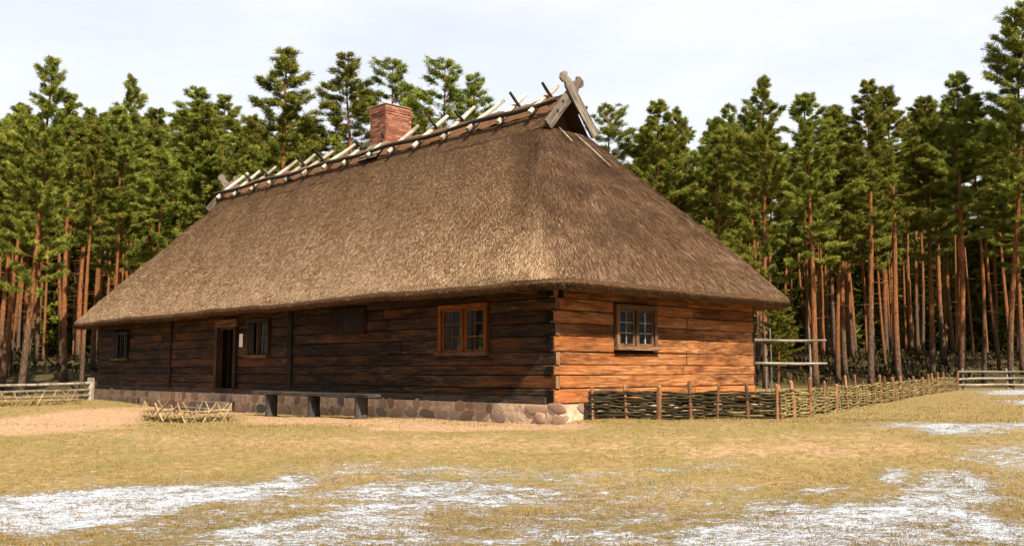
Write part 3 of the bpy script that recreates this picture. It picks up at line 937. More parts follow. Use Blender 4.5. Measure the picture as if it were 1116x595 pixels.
# straws lying over the thatch
def straws(n, region, lenr, wid, lift):
    """n single straws on the slopes; region gives the loop-index range"""
    i0, i1 = region
    si = rng.uniform(i0, i1, n); tt = rng.uniform(0.0, 1, n) ** 1.12
    ti = tt * (NT_ - 1)
    def samp(si, ti):
        ti = np.clip(ti, 0, NT_ - 1.001); a = np.floor(ti).astype(int); fa = (ti - a)[:, None]
        b = np.floor(si).astype(int) % NPT; fb = (si - np.floor(si))[:, None]; b2 = (b + 1) % NPT
        return (RP[a, b] * (1 - fb) + RP[a, b2] * fb) * (1 - fa) + (RP[a + 1, b] * (1 - fb) + RP[a + 1, b2] * fb) * fa
    p = samp(si, ti)
    down = p - samp(si, np.minimum(ti + .8, NT_ - 1.001)); 
    down = np.where(np.linalg.norm(down, axis=1)[:, None] < 1e-4, samp(si, ti - .8) - p, down)
    down /= np.linalg.norm(down, axis=1)[:, None] + 1e-9
    across = samp(si + .5, ti) - samp(si - .5, ti); across /= np.linalg.norm(across, axis=1)[:, None] + 1e-9
    nrm = np.cross(across, -down); nrm /= np.linalg.norm(nrm, axis=1)[:, None] + 1e-9
    nrm = np.where(nrm[:, 2:3] < 0, -nrm, nrm)
    L_ = (rng.uniform(*lenr, n) * np.clip(.3 + tt * 14, .3, 1))[:, None]; w = (wid * rng.uniform(.6, 1.5, n))[:, None]
    yaw = rng.normal(0, .17, n)[:, None]
    d = down + across * yaw + nrm * (rng.uniform(lift[0], lift[1], n)[:, None])
    d /= np.linalg.norm(d, axis=1)[:, None]
    side = across + nrm * rng.normal(0, .28, n)[:, None]; side /= np.linalg.norm(side, axis=1)[:, None]
    base = p + nrm * rng.uniform(.0, .02, n)[:, None]
    V = np.stack([base - side * w * .5, base + side * w * .5, base + d * L_ ], 1)
    # patches of older, browner thatch and the weathered end hip
    x, y, z = p[:, 0], p[:, 1], p[:, 2]
    pat = np.sin(x * .7 + z * .9) * np.sin(x * .23 - z * .5 + 1) + .6 * np.sin(x * 1.9 - z * 1.3) * np.sin(z * 2.1 + y)
    streak = .45 * np.sin(x * 7.1 + y * 6.3 + .8 * np.sin(z)) * np.sin(x * 1.3 + y) + .4 * np.sin(x * 19.3 + y * 17.1) + .5 * np.sin(x * 2.3 + y * 2.9 + 1)
    hip = ss((x - (X1E + (X1G - X1E) * tt) + .5) / .5)
    corner = np.exp(-((x - (X1E + (X1G - X1E) * tt) + .75) / .55) ** 2) * (y < YC) * ss((tt - .12) / .3)
    blot = np.sin(x * 3.1 + 2.2 * np.sin(z * 2.3 + y)) * np.sin(z * 3.7 + 1.9 * np.sin(x * 1.7 + y * 2.1))
    age = np.clip(.04 + .24 * pat + .72 * tt + .17 * streak + .85 * hip + .30 * corner + .16 * blot, 0, 1)
    tone = np.clip(rng.beta(1.1, 1.35, n) + .08 * pat + .10 * blot + .20 * (1 - tt) ** 2 - .18 * corner - .10 * hip, 0, 1)
    return V.reshape(-1, 3), np.repeat(tone, 3), np.repeat(age, 3)
# loop index ranges: arcs have 13 points; long back 0.., then far end, then long front, then near end
iA = 13 + 109 + 13 + 43           # start of the arc before the long front
iB = iA + 13 + 109 + 13 + 43      # end of the near end
sets = [straws(430000, (iA - 14, iB - 56 + 6), (.05, .13), .0072, (.03, .30)),
        straws(130000, (iB - 58, NPT + 14), (.08, .26), .0075, (.02, .16)),
        straws(22000, (0, iA - 10), (.10, .25), .02, (.05, .3))]
V = np.concatenate([s_[0] for s_ in sets]); tone = np.concatenate([s_[1] for s_ in sets]); age = np.concatenate([s_[2] for s_ in sets])
so = link('thatch_straw', mesh('thatch_straw', V, np.arange(len(V)).reshape(-1, 3), M['straw'], False, {'tone': tone, 'age': age}), roof)
so['kind'] = 'stuff'
# straw on the upper prism
n = 34000
x = rng.uniform(X0G, X1G, n); f = rng.uniform(0, 1, n); s = np.where(rng.uniform(0, 1, n) < .85, -1, 1)
base = np.column_stack([x, YC + s * hx * (1 - f), ZG + (ZR - ZG) * f + .02])
sl = math.atan2(ZR - ZG, hx)
dn = np.column_stack([rng.normal(0, .3, n), s * math.cos(sl), np.full(n, -math.sin(sl))]) + np.column_stack([np.zeros(n), s * math.sin(sl), np.full(n, math.cos(sl))]) * rng.uniform(.05, .4, n)[:, None]
dn /= np.linalg.norm(dn, axis=1)[:, None]
w = .006
V = np.stack([base - [w, 0, 0], base + [w, 0, 0], base + dn * rng.uniform(.06, .15, n)[:, None]], 1).reshape(-1, 3)
so2 = link('ridge_straw', mesh('ridge_straw', V, np.arange(len(V)).reshape(-1, 3), M['straw'], False, {'tone': np.repeat(np.clip(rng.beta(2, 2.4, n), 0, 1), 3), 'age': np.repeat(rng.uniform(.4, .9, n), 3)}), roof)
so2['kind'] = 'stuff'
# cut reed ends at the eave
n = 60000
k = rng.integers(0, NPT, n); f = rng.uniform(0, 1, n)[:, None]; g = rng.uniform(0, 1, n)[:, None]
kn = (k + 1) % NPT
q1 = e1[k] * (1 - f) + e1[kn] * f; q2 = e2[k] * (1 - f) + e2[kn] * f
p = q1 * (1 - g) + q2 * g
tg = e1[kn] - e1[k]; tg /= np.linalg.norm(tg, axis=1)[:, None]
out = np.column_stack([tg[:, 1], -tg[:, 0], np.full(n, -.75)]); out /= np.linalg.norm(out, axis=1)[:, None]
out = out + rng.normal(0, .25, (n, 3))
V = np.stack([p - tg * .007 - out * .03, p + tg * .007 - out * .03, p + out * rng.uniform(.02, .07, n)[:, None]], 1).reshape(-1, 3)
so3 = link('eave_reed', mesh('eave_reed', V, np.arange(len(V)).reshape(-1, 3), M['straw'], False, {'tone': np.repeat(rng.beta(2, 3.2, n) * np.where(g[:, 0] > .18, .8, 1.0), 3), 'age': np.repeat(np.where(g[:, 0] > .18, rng.uniform(.8, 1, n), rng.uniform(.3, .8, n)), 3)}), roof)
so3['kind'] = 'stuff'

# ------------------------------------------------------------------ bench
def bench():
    p = hm @ Vector((-10.15, -.78, 0))
    b = empty('bench', (p.x, p.y, float(gz(p.x, p.y))), 'long dark plank bench on log legs along the shaded front wall', 'bench', house.rotation_euler.z)
    g0 = float(gz(p.x, p.y)); top = .52 - g0
    V, F = log_mesh(5.25, .075, .36, 3)
    link('seat', mesh('seat', V, F, M['bench']), b, (0, .18, top - .075))
    for lx in (.75, 2.75, 4.75):
        q = hm @ Vector((-10.15 + lx, -.78, 0)); gg = float(gz(q.x, q.y)) - g0
        MB().tube([(lx, 0, gg - .06), (lx, 0, gg + .2), (lx, 0, top - .07)], [.16, .145, .15], 10, True, .06).obj('leg', M['bench_z'], b)
bench()

# ------------------------------------------------------------------ wattle fences
def wattle(name, label, path, posts, hw, hp_, mat, rows, pm, group, seed, rad=.02):
    """posts: list of distances along the path; rods woven alternately in front of and behind the posts"""
    r = random.Random(seed)
    P = np.array(path); seg = np.linalg.norm(np.diff(P, axis=0), axis=1); cum = np.concatenate([[0], np.cumsum(seg)])
    def pos(d):
        return np.array([np.interp(d, cum, P[:, 0]), np.interp(d, cum, P[:, 1])])
    def nrm(d):
        a, b = pos(max(0, d - .1)), pos(min(cum[-1], d + .1)); t_ = b - a; t_ /= np.linalg.norm(t_); return np.array([t_[1], -t_[0]])
    o0 = pos(0); z0 = float(gz(*o0))
    root = empty(name, (o0[0], o0[1], z0), label, 'fence', 0, group)
    total_ = cum[-1]
    for d in posts:
        q = pos(d); g = float(gz(*q)) - z0
        q = q + nrm(min(max(d, .05), total_ - .05)) * .035
        h = hp_ * r.uniform(.86, 1.16); rr = r.uniform(.034, .062)
        tx, ty = r.uniform(-.06, .06), r.uniform(-.03, .03)
        MB().tube([(0, 0, -.1), (tx * .5, ty * .5, h * .5), (tx, ty, h - .04), (tx, ty, h)], [rr, rr * .95, rr * .9, rr * .5], 7, True, .08).obj('post', pm, root, (q[0] - o0[0], q[1] - o0[1], g))
    total = cum[-1]
    ext = max(posts)
    for row in range(rows):
        zr = .03 + (hw - .03) * row / (rows - 1)
        d0 = -.08
        while d0 < ext:
            ln = min(r.uniform(2.2, 4.2), ext + .12 - d0)
            if ext + .12 - d0 - ln < 1.0: ln = ext + .12 - d0
            m_ = max(6, int(ln / .14))
            pts = []; sag = r.uniform(-.015, .015)
            for i in range(m_ + 1):
                d = d0 + ln * i / m_
                j = np.searchsorted(posts, d)
                if 0 < j < len(posts): ph = (j - 1) + (d - posts[j - 1]) / (posts[j] - posts[j - 1])
                else: ph = 0.0 if j == 0 else len(posts) - 1
                off = .046 * math.cos(math.pi * (ph + row)) 
                q = pos(min(max(d, 0), total)) 
                n_ = nrm(min(max(d, .05), total - .05))
                g = float(gz(*q)) - z0
                pts.append((q[0] - o0[0] + n_[0] * off, q[1] - o0[1] + n_[1] * off, g + zr + r.uniform(-.02, .02) + sag * math.sin(i * .9 + row)))
            rr = rad * r.uniform(.6, 1.4)
            MB().tube(pts, np.linspace(rr, rr * .65, len(pts)), 5, True).obj('withy', mat, root)
            if d0 + ln > ext: break
            d0 += ln - .15
    return root
fx = lambda px, d: ((px - W0 / 2) / FPX * d, d)
front_path = [fx(641, 19.3), fx(720, 19.35), fx(848, 19.45)]
fl = np.linalg.norm(np.diff(np.array(front_path), axis=0), axis=1).sum()
ppx = [645, 681, 715.5, 750, 778, 812, 843.5]
wattle('wattle_fence', 'dark old wattle fence close in front of the sunlit end wall', front_path, [(p - 641) / (848 - 641) * fl for p in ppx], .53, .76, M['withy_dark'], 18, M['post'], 'woven wattle fences', 31, .027)
side_path = [fx(845, 19.5), fx(877, 20.7), fx(906, 23.4), fx(937, 26.9), fx(968, 29.6), fx(992, 33), fx(1017, 37.5), fx(1041, 42)]
cumS = np.concatenate([[0], np.cumsum(np.linalg.norm(np.diff(np.array(side_path), axis=0), axis=1))])
spx = [860, 877, 892, 906, 918, 928, 937, 947, 954, 960, 968.5, 977, 985, 992, 1000.5, 1006, 1012, 1017, 1023, 1032, 1039]
sd_posts = [float(np.interp(p, [845, 877, 906, 937, 968, 992, 1017, 1041], cumS)) for p in spx]
wattle('wattle_fence', 'pale yellow wattle fence curving back towards the forest', side_path, [.05] + sd_posts, .56, .76, M['withy'], 16, M['post'], 'woven wattle fences', 32, .026)

# ------------------------------------------------------------------ rail fences
def rail_fence(name, label, path, post_d, h, rails, pw, mat_p=None, posts_w=None):
    P = np.array(path); o0 = P[0]; z0 = float(gz(*o0))
    root = empty(name, (o0[0], o0[1], z0), label, 'fence', 0, 'pole rail fences')
    seg = np.linalg.norm(np.diff(P, axis=0), axis=1); cum = np.concatenate([[0], np.cumsum(seg)])
    pos = lambda d: np.array([np.interp(d, cum, P[:, 0]), np.interp(d, cum, P[:, 1])])
    r = random.Random(len(label))
    for i, d in enumerate(post_d):
        q = pos(d); g = float(gz(*q)) - z0
        w = (posts_w or {}).get(i, pw)
        MB().tube([(0, 0, -.1), (.01, 0, h * .5), (0, .01, h - .03), (0, .01, h)], [w, w * 1.02, w * .95, w * .75], 8, True, .06).obj('post', mat_p or M['grey_z'], root, (q[0] - o0[0], q[1] - o0[1], g))
    for zr in rails:
        d0 = 0
        while d0 < cum[-1] - .05:
            ln = min(5.5, cum[-1] - d0)
            pts = []
            for d in np.linspace(d0, d0 + ln, 6):
                q = pos(d); g = float(gz(*q)) - z0
                pts.append((q[0] - o0[0], q[1] - o0[1] - .10, g + zr + r.uniform(-.02, .02)))
            MB().tube(pts, np.linspace(.05, .04, 6), 7, True).obj('rail', M['grey_x'], root)
            d0 += ln
lp = [fx(102, 34.3), fx(0, 31.2), fx(-160, 28)]
rail_fence('rail_fence', 'weathered three-rail pole fence with stout end post left of the house', lp, [0, 4.2, 8.4], .78, (.16, .36, .58), .06, None, {0: .13})
rp = [fx(1040, 42.6), fx(1116, 43.5), fx(1230, 45)]
rail_fence('rail_fence', 'grey three-rail pole fence at the right edge before the forest', rp, [.3, 2.6, 2.95, 6.0, 8.4], .95, (.22, .50, .80), .06)

# ------------------------------------------------------------------ pole rack behind the end wall
def rack():
    d = 26.6
    a = fx(822, d); b = fx(899, d)
    g0 = float(gz(*a))
    root = empty('pole_rack', (a[0], a[1], g0), 'open rack of thin grey poles behind the right end of the house', 'rack')
    for px, rr in ((833, .028), (839, .02), (881.5, .03)):
        q = fx(px, d); g = float(gz(*q)) - g0
        MB().tube([(0, 0, g - .1), (.01, 0, 1.0), (0, 0, 2.15)], [rr, rr, rr * .8], 6).obj('upright', M['grey_z'], root, (q[0] - a[0], q[1] - a[1], 0))
    for py in (371, 396):
        z = at_depth(860, py, d)[2] - g0
        MB().tube([(-.05, -.05, z + .01), (1.0, -.06, z - .01), (b[0] - a[0], -.05, z)], [.038, .04, .034], 6).obj('rail', M['grey_x'], root)
rack()

# ------------------------------------------------------------------ low stick lattices
def lattice(path, n, h, label, seed, stake=True):
    r = random.Random(seed)
    P = np.array(path); o0 = P[0]; z0 = float(gz(*o0))
    seg = np.linalg.norm(np.diff(P, axis=0), axis=1); cum = np.concatenate([[0], np.cumsum(seg)])
    pos = lambda d: np.array([np.interp(d, cum, P[:, 0]), np.interp(d, cum, P[:, 1])])
    root = empty('stick_lattice', (o0[0], o0[1], z0), label, 'lattice', 0, 'low crossed-stick borders')
    for i in range(n):
        d = cum[-1] * (i + r.uniform(-.25, .25)) / (n - 1); d = min(max(d, 0), cum[-1])
        s = 1 if i % 2 else -1
        e = min(max(d + s * h * r.uniform(.5, 1.0), 0), cum[-1])
        a, b = pos(d), pos(e); g = float(gz(*a)) - z0
        hh = h * r.uniform(.75, 1.1)
        off = r.uniform(-.05, .05)
        p0 = np.array([a[0] - o0[0], a[1] - o0[1] + off, g - .04]); p1 = np.array([b[0] - o0[0], b[1] - o0[1] + off, g + hh])
        mid = (p0 + p1) / 2 + np.array([r.uniform(-.03, .03), 0, r.uniform(-.02, .02)])
        rr = r.uniform(.012, .021)
        ln = np.linalg.norm(p1 - p0)
        MB().tube([p0, mid, p1], [rr, rr, rr * .7], 5).obj('stick', M['stick'], root)
    for zz in (.12, .26):
        pts = [(*(pos(d) - o0), float(gz(*pos(d))) - z0 + zz + r.uniform(-.02, .02)) for d in np.linspace(0, cum[-1], 9)]
        MB().tube(pts, .015, 5).obj('stick', M['stick'] if zz > .2 else M['withy'], root)
    # brush heaped behind the sticks
    bV = []
    nb = 700
    dd = np.array([r.uniform(0, cum[-1]) for _ in range(nb)])
    for d in dd:
        q = pos(d) - o0; g = float(gz(*pos(d))) - z0
        b0 = np.array([q[0], q[1] + r.uniform(.02, .35), g]); L_ = r.uniform(.1, .3)
        dv = np.array([r.uniform(-1, 1), r.uniform(-.4, .4), r.uniform(.1, .9)]); dv /= np.linalg.norm(dv)
        sv = np.cross(dv, [0, 1, 0]); sv /= np.linalg.norm(sv) + 1e-9
        bV += [b0 - sv * .008, b0 + sv * .008, b0 + dv * L_]
    bV = np.array(bV)
    bo_ = link('dry_brush', mesh('dry_brush', bV, np.arange(len(bV)).reshape(-1, 3), M['grass'], False, {'tone': np.repeat(rng.uniform(0, .6, nb), 3)}), root)
    bo_['kind'] = 'stuff'
lattice([fx(160, 22.6), fx(205, 22.1), fx(255, 22.6)], 22, .48, 'low crisscross fence of peeled sticks in front of the doorway', 3)
lattice([fx(-60, 28.6), fx(20, 29.0), fx(88, 30.6)], 26, .42, 'low brushy border of crossed sticks before the left rail fence', 5)

# ------------------------------------------------------------------ pines
def pine(seed, H, cb, spread, r0, bend, blades, taper_top=.75, gap=.42):
    """trunk mesh with limbs, crown mesh of needle blades"""
    r = np.random.default_rng(seed); rr = random.Random(seed)
    mb = MB()
    nseg = 16
    zs = np.linspace(-.25, H, nseg)
    bx, by = rr.uniform(-1, 1) * bend, rr.uniform(-1, 1) * bend
    ph = rr.uniform(0, 6)
    def axis_pt(z):
        f = max(0, z) / H
        return np.array([bx * f + .12 * bend * math.sin(f * 7 + ph), by * f + .12 * bend * math.cos(f * 6 + ph), z])
    rad = [r0 * ((1 - max(0, z) / H) ** .72 * .93 + .05) * (1.25 if z < .3 else 1.0) for z in zs]
    mb.tube([axis_pt(z) for z in zs], rad, 9, True, .04)
    # dead stubs below the crown
    for k in range(rr.randint(6, 14)):
        z = rr.uniform(.22, cb) * H; a = rr.uniform(0, 6.28); l_ = rr.uniform(.3, 1.1)
        p = axis_pt(z); mb.tube([p, p + np.array([math.cos(a) * l_, math.sin(a) * l_, rr.uniform(-.25, .1)])], [.022, .007], 4, False)
    O, D = [], []
    z = cb * H; a = rr.uniform(0, 6.28)
    side_bias = rr.uniform(0, 6.28)
    while z < H - .05:
        f = (z - cb * H) / (H * (1 - cb))
        prof = (.04 + .96 * (1 - f) ** taper_top) * min(1, .45 + 1.7 * f)
        a += 2.4 + rr.uniform(-.7, .7)
        z += gap * .25 * rr.uniform(.5, 1.5) * (1.25 - .5 * f)
        if f < .35 and rr.random() < .35: continue
        L = max(.14, spread * prof * rr.choice((.4, .6, .8, 1.0, 1.15, 1.4)) * (1 + .15 * math.cos(a - side_bias)))
        up = rr.uniform(-.20, .32) + f * .55
        p = axis_pt(min(z, H - .1))
        hd = np.array([math.cos(a), math.sin(a), 0])
        m_ = 5
        pts = []
        for i in range(m_):
            q = i / (m_ - 1)
            pts.append(p + hd * L * q * (1 - .12 * up) + np.array([rr.uniform(-.09, .09) * q, rr.uniform(-.09, .09) * q, rr.uniform(-.05, .05) * q + L * (up * q - .30 * q * (1 - q) + .14 * q * q)]))
        pts = np.array(pts)
        mb.tube(pts, np.linspace(.008 + .009 * L, .005, m_), 4, False)
        nt = max(4, int(L * 13))
        for k in range(nt):
            q = rr.uniform(.12, 1.0) ** .62
            i = min(m_ - 2, int(q * (m_ - 1))); ff = q * (m_ - 1) - i
            o = pts[i] * (1 - ff) + pts[i + 1] * ff
            aa = a + rr.choice((-1, 1)) * rr.uniform(.15, 1.3) * (1.2 - .7 * q)
            tl = rr.uniform(.16, .62) * (.32 + .68 * min(1, L / 1.4)) * (1.15 - .4 * q)
            d = np.array([math.cos(aa), math.sin(aa), rr.uniform(-.25, .65)])
            d *= tl / np.linalg.norm(d)
            O.append(o); D.append(d)
    O, D = np.array(O), np.array(D)
    per = max(6, int(2.1 * blades / len(O)))
    o = np.repeat(O, per, 0); d = np.repeat(D, per, 0); n = len(o)
    q = r.uniform(.1, 1.05, n)[:, None]
    p = o + d * q + r.normal(0, .06, (n, 3)) * np.array([1, 1, .8])
    dn = d / np.linalg.norm(d, axis=1)[:, None]
    bd = dn * .7 + r.normal(0, .5, (n, 3)) + np.array([0, 0, .35]); bd /= np.linalg.norm(bd, axis=1)[:, None]
    sd_ = np.cross(bd, r.normal(0, 1, (n, 3))); sd_ /= np.linalg.norm(sd_, axis=1)[:, None] + 1e-9
    L_ = r.uniform(.10, .21, n)[:, None]; w = r.uniform(.011, .021, n)[:, None]
    V = np.stack([p - sd_ * w, p + sd_ * w, p + bd * L_], 1).reshape(-1, 3)
    tw = np.repeat(r.uniform(.1, .8, len(O)), per)
    tone = np.repeat(np.clip(tw + r.normal(0, .12, n) + .12 * (q[:, 0] - .5), 0, 1), 3)
    t_me = mb.me('pine_trunk', M['bark'], True)
    c_me = mesh('pine_crown', V, np.arange(3 * n).reshape(-1, 3), M['needle'], False, {'tone': tone})
    return t_me, c_me, H, (bx, by)

PINES = {
    'broad': [pine(101, 18, .30, 2.8, .20, .5, 54000, .85), pine(102, 18, .36, 2.6, .18, .8, 48000, .9), pine(103, 18, .28, 2.9, .19, .4, 54000, .85)],
    'tall': [pine(111, 18, .46, 2.2, .18, .5, 42000), pine(112, 18, .52, 2.0, .17, .7, 38000), pine(113, 18, .42, 2.3, .18, .3, 44000)],
    'thin': [pine(121, 18, .58, 1.7, .14, .6, 28000), pine(122, 18, .62, 1.6, .13, .8, 26000), pine(123, 18, .54, 1.8, .14, .4, 28000)],
    'open': [pine(131, 18, .45, 2.2, .15, 1.0, 24000, .66, .58), pine(132, 18, .36, 2.8, .15, .7, 26000, .62, .56)],
}
def put_pine(x, y, top, kind, k, label, group='pines of the forest behind the house', rz=None, wide=1.0, lean=(0, 0)):
    t_me, c_me, H, _ = PINES[kind][k % len(PINES[kind])]
    g = float(gz(x, y)) - .03
    s = (top - g) / H
    root = empty('pine_tree', (x, y, g), label, 'tree', random.uniform(0, 6.28) if rz is None else rz, group)
    root.scale = (s * wide, s * wide, s)
    root.rotation_euler = (lean[0], lean[1], root.rotation_euler.z)
    a = link('trunk', t_me, root); b = link('crown', c_me, root)
    return root
placed = []
def front(px, ytop, d, kind, k, label, wide=1.0, lean=(0, 0), xg=None):
    p = at_depth(px, ytop, d)
    x = p[0] if xg is None else at_depth(xg, 410, d)[0]
    put_pine(x, d, p[2], kind, k, label, 'pines of the forest behind the house', None, wide, lean)
    placed.append((x, d))
# the pines whose crowns draw the skyline, left to right
front(36, 62, 37.5, 'broad', 0, 'tall pine with stout pale trunk just behind the left rail fence', .92, (0, R(2.0)), 24)
front(8, 110, 45, 'tall', 1, 'pine with leaning reddish trunk cut by the left picture edge', 1.1, (0, R(4)), -2)
front(84, 104, 46, 'tall', 0, 'shorter pine between the tall left pine and the one above the eave tip', 1.05)
front(100, 140, 41, 'thin', 2, 'slender bare-stemmed pine left of the eave tip', 1.1, (0, R(1.5)))
front(138, 84, 45, 'broad', 1, 'tall pine rising just left of the roof, above the low eave tip', .95, (0, R(2)), 126)
front(166, 120, 52, 'tall', 2, 'shorter pine tucked between the two tall pines left of the ridge', 1.1)
front(214, 100, 50, 'broad', 2, 'dense round-topped pine behind the lower left roof slope', 1.3)
front(250, 108, 55, 'tall', 0, 'dark pine behind the far end of the ridge', 1.2)
front(318, 57, 50, 'broad', 0, 'tallest broad bushy pine left of the chimney', 1.3)
front(284, 130, 47, 'broad', 1, 'low leafy pine right above the far ridge poles', 1.0)
front(392, 64, 54, 'open', 0, 'airy open-crowned pine directly behind the brick chimney', 1.3)
front(426, 66, 56, 'open', 1, 'airy open pine showing right above the chimney top', 1.25)
front(372, 150, 48, 'broad', 2, 'low pine between the broad bushy pine and the chimney', .9)
front(484, 66, 54, 'open', 1, 'sparse pine alone on the skyline right of the chimney', 1.3)
front(452, 130, 49, 'tall', 2, 'low dark pine right of the chimney behind the ridge', 1.1)
front(530, 84, 55, 'open', 0, 'small sparse pine top left of the carved gable boards', 1.1)
front(660, 116, 52, 'open', 1, 'small pine top just right of the carved gable boards', 1.15)
front(708, 113, 50, 'tall', 0, 'rounded pine behind the upper right roof slope', 1.25)
front(746, 120, 52, 'broad', 1, 'dense pine behind the middle of the right roof slope', .95)
front(784, 118, 56, 'open', 0, 'thin-topped pine between two dense pines right of the roof', 1.0)
front(826, 86, 47, 'broad', 2, 'tall conical pine above the right eave tip', .9)
front(880, 103, 46, 'tall', 2, 'pine with pointed top right of the tall conical one', 1.15)
front(912, 118, 54, 'tall', 1, 'narrow pine between the pointed pine and the orange-stemmed pair', 1.1)
front(938, 90, 48, 'tall', 0, 'left of the two orange-stemmed pines behind the wattle fence', 1.1)
front(968, 96, 50, 'tall', 1, 'right of the two orange-stemmed pines behind the wattle fence', 1.15)
front(1003, 108, 53, 'tall', 2, 'shaded pine left of the last skyline gap on the right', 1.05)
front(1034, 84, 50, 'tall', 0, 'high pine left of the leaning orange trunk at right', 1.1)
front(1072, 22, 48.5, 'open', 0, 'very tall open pine with leaning orange trunk near the right edge', 1.0, (0, R(-3)), 1103)
front(1112, 4, 46.5, 'open', 1, 'tallest pine touching the top right corner of the picture', 1.1)
front(846, 318, 33.5, 'broad', 0, 'little low pine bough showing under the right eave tip', 1.5)

# deeper trees: slender pines of the interior
pr = random.Random(77)
tries = 0; fill = []
while len(fill) < 235 and tries < 20000:
    tries += 1
    d = 43 + (pr.random() ** 1.25) * 58
    x = pr.uniform(-.64, .64) * d
    if x < -9: y_min = 41
    elif x < 9: y_min = 52
    else: y_min = 47.5
    if d < y_min: continue
    mind = 1.55 if d < 60 else 1.9
    if any((x - a) ** 2 + (d - b) ** 2 < mind ** 2 for a, b in placed): continue
    placed.append((x, d)); fill.append((x, d))
for (x, d) in fill:
    px = x / d * FPX + W0 / 2
    if px < 330: cap = 118 + 14 * math.sin(px * .05)
    elif px < 560: cap = 150
    elif px < 700: cap = 160
    elif px < 1040: cap = 128 + 14 * math.sin(px * .06)
    else: cap = 95
    top = at_depth(px, cap + pr.uniform(0, 60), d)[2]
    top = min(max(top, 11), 27)
    lab = ('slender pine stem deep in the forest left of the house' if px < 230 else
           'pine crown deep in the forest showing over the thatched roof' if px < 800 else
           'slender dark pine stem deep in the forest behind the wattle fence' if px < 1000 else
           'slender pine stem deep in the forest at the right edge')
    grp = ('deep forest pines left' if px < 230 else 'deep forest pines over the roof' if px < 800 else 'deep forest pines behind the fence' if px < 1000 else 'deep forest pines at right')
    put_pine(x, d, top, pr.choice(('thin', 'thin', 'tall')), pr.randint(0, 5), lab, grp, None, pr.uniform(.95, 1.25), (R(pr.gauss(0, 1.8)), R(pr.gauss(0, 1.8))))

# unseen forest round the clearing, added to cut sky light on the walls
kr = random.Random(13); ring = []
while len(ring) < 62:
    a = kr.uniform(R(-215), R(35)); rad_ = kr.uniform(33, 52)
    x, y = 1 + rad_ * math.cos(a), 12 + rad_ * math.sin(a)
    if abs(x) < .72 * y or any((x - p) ** 2 + (y - q) ** 2 < 9 for p, q in ring): continue
    ring.append((x, y))
    put_pine(x, y, kr.uniform(16, 20), kr.choice(('broad', 'tall')), kr.randint(0, 5), 'unseen pine at the edge of the clearing, added to cut sky light', 'added pines behind the viewpoint', None, 1.2)

# far wood: reads as one mass behind the stems
n_far = 460
FV, FT = [], []; TV, TF = [], []
fr = np.random.default_rng(5)
for i in range(n_far):
    d = fr.uniform(96, 140); x = fr.uniform(-.75, .75) * d
    g = float(gz(x, d)); h = fr.uniform(12, 17); 
    m_ = 700
    zz = fr.uniform(.03, 1, m_) ** 1.1; rad_ = (1 - zz * .8) * 2.6 * np.sqrt(fr.uniform(.05, 1, m_)); aa = fr.uniform(0, 6.28, m_)
    c = np.column_stack([x + rad_ * np.cos(aa), d + rad_ * np.sin(aa), g + zz * h])
    v1 = fr.normal(0, .38, (m_, 3)); v2 = fr.normal(0, .38, (m_, 3))
    FV.append(np.stack([c, c + v1, c + v2], 1).reshape(-1, 3)); FT.append(np.repeat(fr.uniform(0, .5, m_), 3))
FV = np.concatenate(FV); FT = np.concatenate(FT)
fw_ = link('far_wood', mesh('far_wood', FV, np.arange(len(FV)).reshape(-1, 3), M['needle'], False, {'tone': FT}))
SVt, SFt = MB(), None
for i in range(120):
    d = fr.uniform(74, 100); x = fr.uniform(-.68, .68) * d; g = float(gz(x, d)); h = fr.uniform(9, 14); lx = fr.uniform(-.4, .4)
    SVt.tube([(x, d, g - .2), (x + lx * .5, d, g + h * .5), (x + lx, d, g + h)], [.13, .11, .08], 5, False)
SVt.obj('far_stems', M['bark'], fw_, smooth=True)['kind'] = 'stuff'
# undergrowth between the stems
nu = 60000
ub = fr.uniform(0, 1, nu); uy = 50 + 48 * ub; ux = fr.uniform(-.66, .66, nu) * uy
cl = np.sin(ux * .45 + 2 * np.sin(uy * .21)) * np.sin(uy * .37 + 1.3 * np.sin(ux * .3)) + .4 * np.sin(ux * 1.7) * np.sin(uy * 1.3)
kp = fr.uniform(-.9, 1.0, nu) < cl; ux, uy, cl = ux[kp], uy[kp], cl[kp]; nu = len(ux)
ub_ = np.column_stack([ux, uy, gz(ux, uy)]); hh_ = (fr.uniform(.05, .55, nu) * (.7 + .5 * cl))[:, None]
tipu = ub_ + np.column_stack([fr.normal(0, .3, nu), fr.normal(0, .3, nu), np.ones(nu)]) * hh_
sdu = fr.normal(0, .05, (nu, 3)); sdu[:, 2] *= .3
UVt = np.stack([tipu - sdu, tipu + sdu, ub_ + fr.normal(0, .1, (nu, 3))], 1).reshape(-1, 3)
un = link('undergrowth', mesh('undergrowth', UVt, np.arange(len(UVt)).reshape(-1, 3), M['brush'], False, {'tone': np.repeat(fr.uniform(0, .22, nu), 3)}))
tag(un, 'low dark brush and seedlings on the forest floor', 'undergrowth', None, 'stuff')
tag(fw_, 'dark far-off wood closing the view behind the pine stems', 'forest', None, 'stuff')

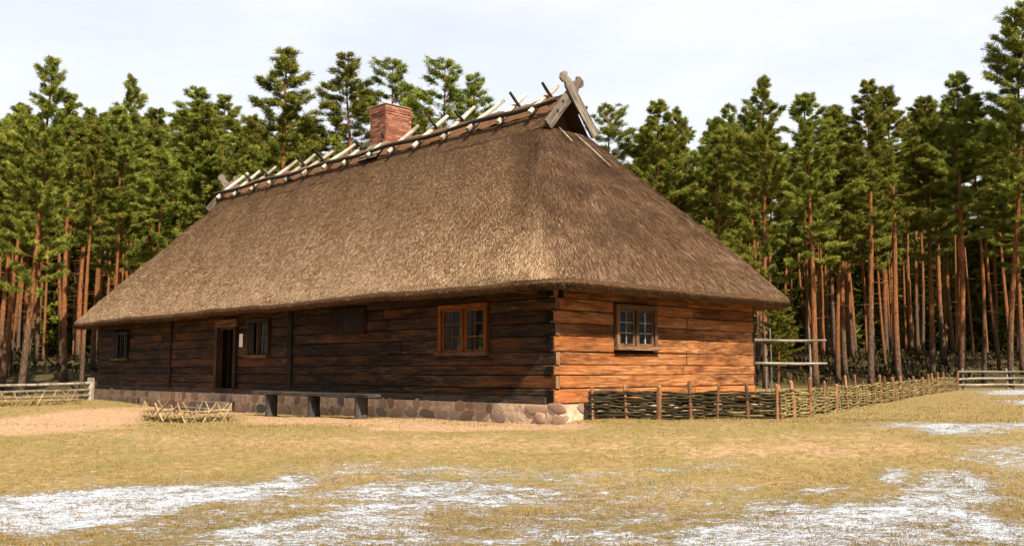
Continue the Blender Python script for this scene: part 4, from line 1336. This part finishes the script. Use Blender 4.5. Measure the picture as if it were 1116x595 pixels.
# ------------------------------------------------------------------ grass on the open ground
def grass(n, y0, y1, hmin, hmax, wid, pw):
    u = rng.uniform(0, 1, n)
    y = 1 / (1 / y0 + (1 / y1 - 1 / y0) * u) if pw else rng.uniform(y0, y1, n)
    x = rng.uniform(-1, 1, n) * (.60 * y + 1.2)
    loc = (np.column_stack([x, y, np.zeros(n)]) - [0.85, 19, 0])
    c, s = math.cos(-house.rotation_euler.z), math.sin(-house.rotation_euler.z)
    hx_, hy_ = loc[:, 0] * c - loc[:, 1] * s, loc[:, 0] * s + loc[:, 1] * c
    keep = ~((hx_ > -HL - .3) & (hx_ < .2) & (hy_ > -.25) & (hy_ < HW + .3))
    ix = np.clip(np.searchsorted(gx, x), 0, nx - 1); iy = np.clip(np.searchsorted(gy, y), 0, ny - 1)
    sn = snow[iy, ix]; sa = sand[iy, ix]; da = damp[iy, ix]
    clump = np.sin(x * 2.3 + 1.7 * np.sin(y * 1.1)) * np.sin(y * 2.9 + 1.3 * np.sin(x * .9)) + .7 * np.sin(x * 6.1 + y * 3) * np.sin(y * 7.3 - x)
    keep &= rng.uniform(0, 1, n) > np.clip(.30 * sn + .95 * sa - .18 * clump, 0, .97)
    x, y, clump, sn, da = x[keep], y[keep], clump[keep], sn[keep], da[keep]; n = len(x)
    z = gz(x, y)
    h = rng.uniform(hmin, hmax, n) * np.clip(1 + .55 * clump, .3, 2) * (1 - .35 * sn)
    a = rng.uniform(0, 6.28, n); ln = rng.uniform(.3, 1.6, n)
    tip = np.column_stack([x + np.cos(a) * h * ln, y + np.sin(a) * h * ln, z + h])
    b = rng.uniform(0, 6.28, n); w = wid * rng.uniform(.6, 1.4, n) * np.sqrt(np.maximum(1, y / 12))
    p0 = np.column_stack([x - np.cos(b) * w, y - np.sin(b) * w, z - .01]); p1 = np.column_stack([x + np.cos(b) * w, y + np.sin(b) * w, z - .01])
    V = np.stack([p0, p1, tip], 1).reshape(-1, 3)
    green = np.sin(x * .33 + 1) * np.sin(y * .5 + .3)
    tone = np.clip(rng.beta(2, 2, n) * (.75 - .38 * da) + .08 * clump + .22 * (green > .2) * rng.uniform(0, 1, n), 0, 1)
    return V, np.repeat(tone, 3)
s1 = grass(260000, 7.2, 20, .010, .034, .0035, True)
s2 = grass(70000, 18, 42, .015, .042, .006, True)
V = np.concatenate([s1[0], s2[0]]); tone = np.concatenate([s1[1], s2[1]])
go = link('grass', mesh('grass', V, np.arange(len(V)).reshape(-1, 3), M['grass'], False, {'tone': tone}))
tag(go, 'short dry yellow grass over the yard', 'grass', None, 'stuff')
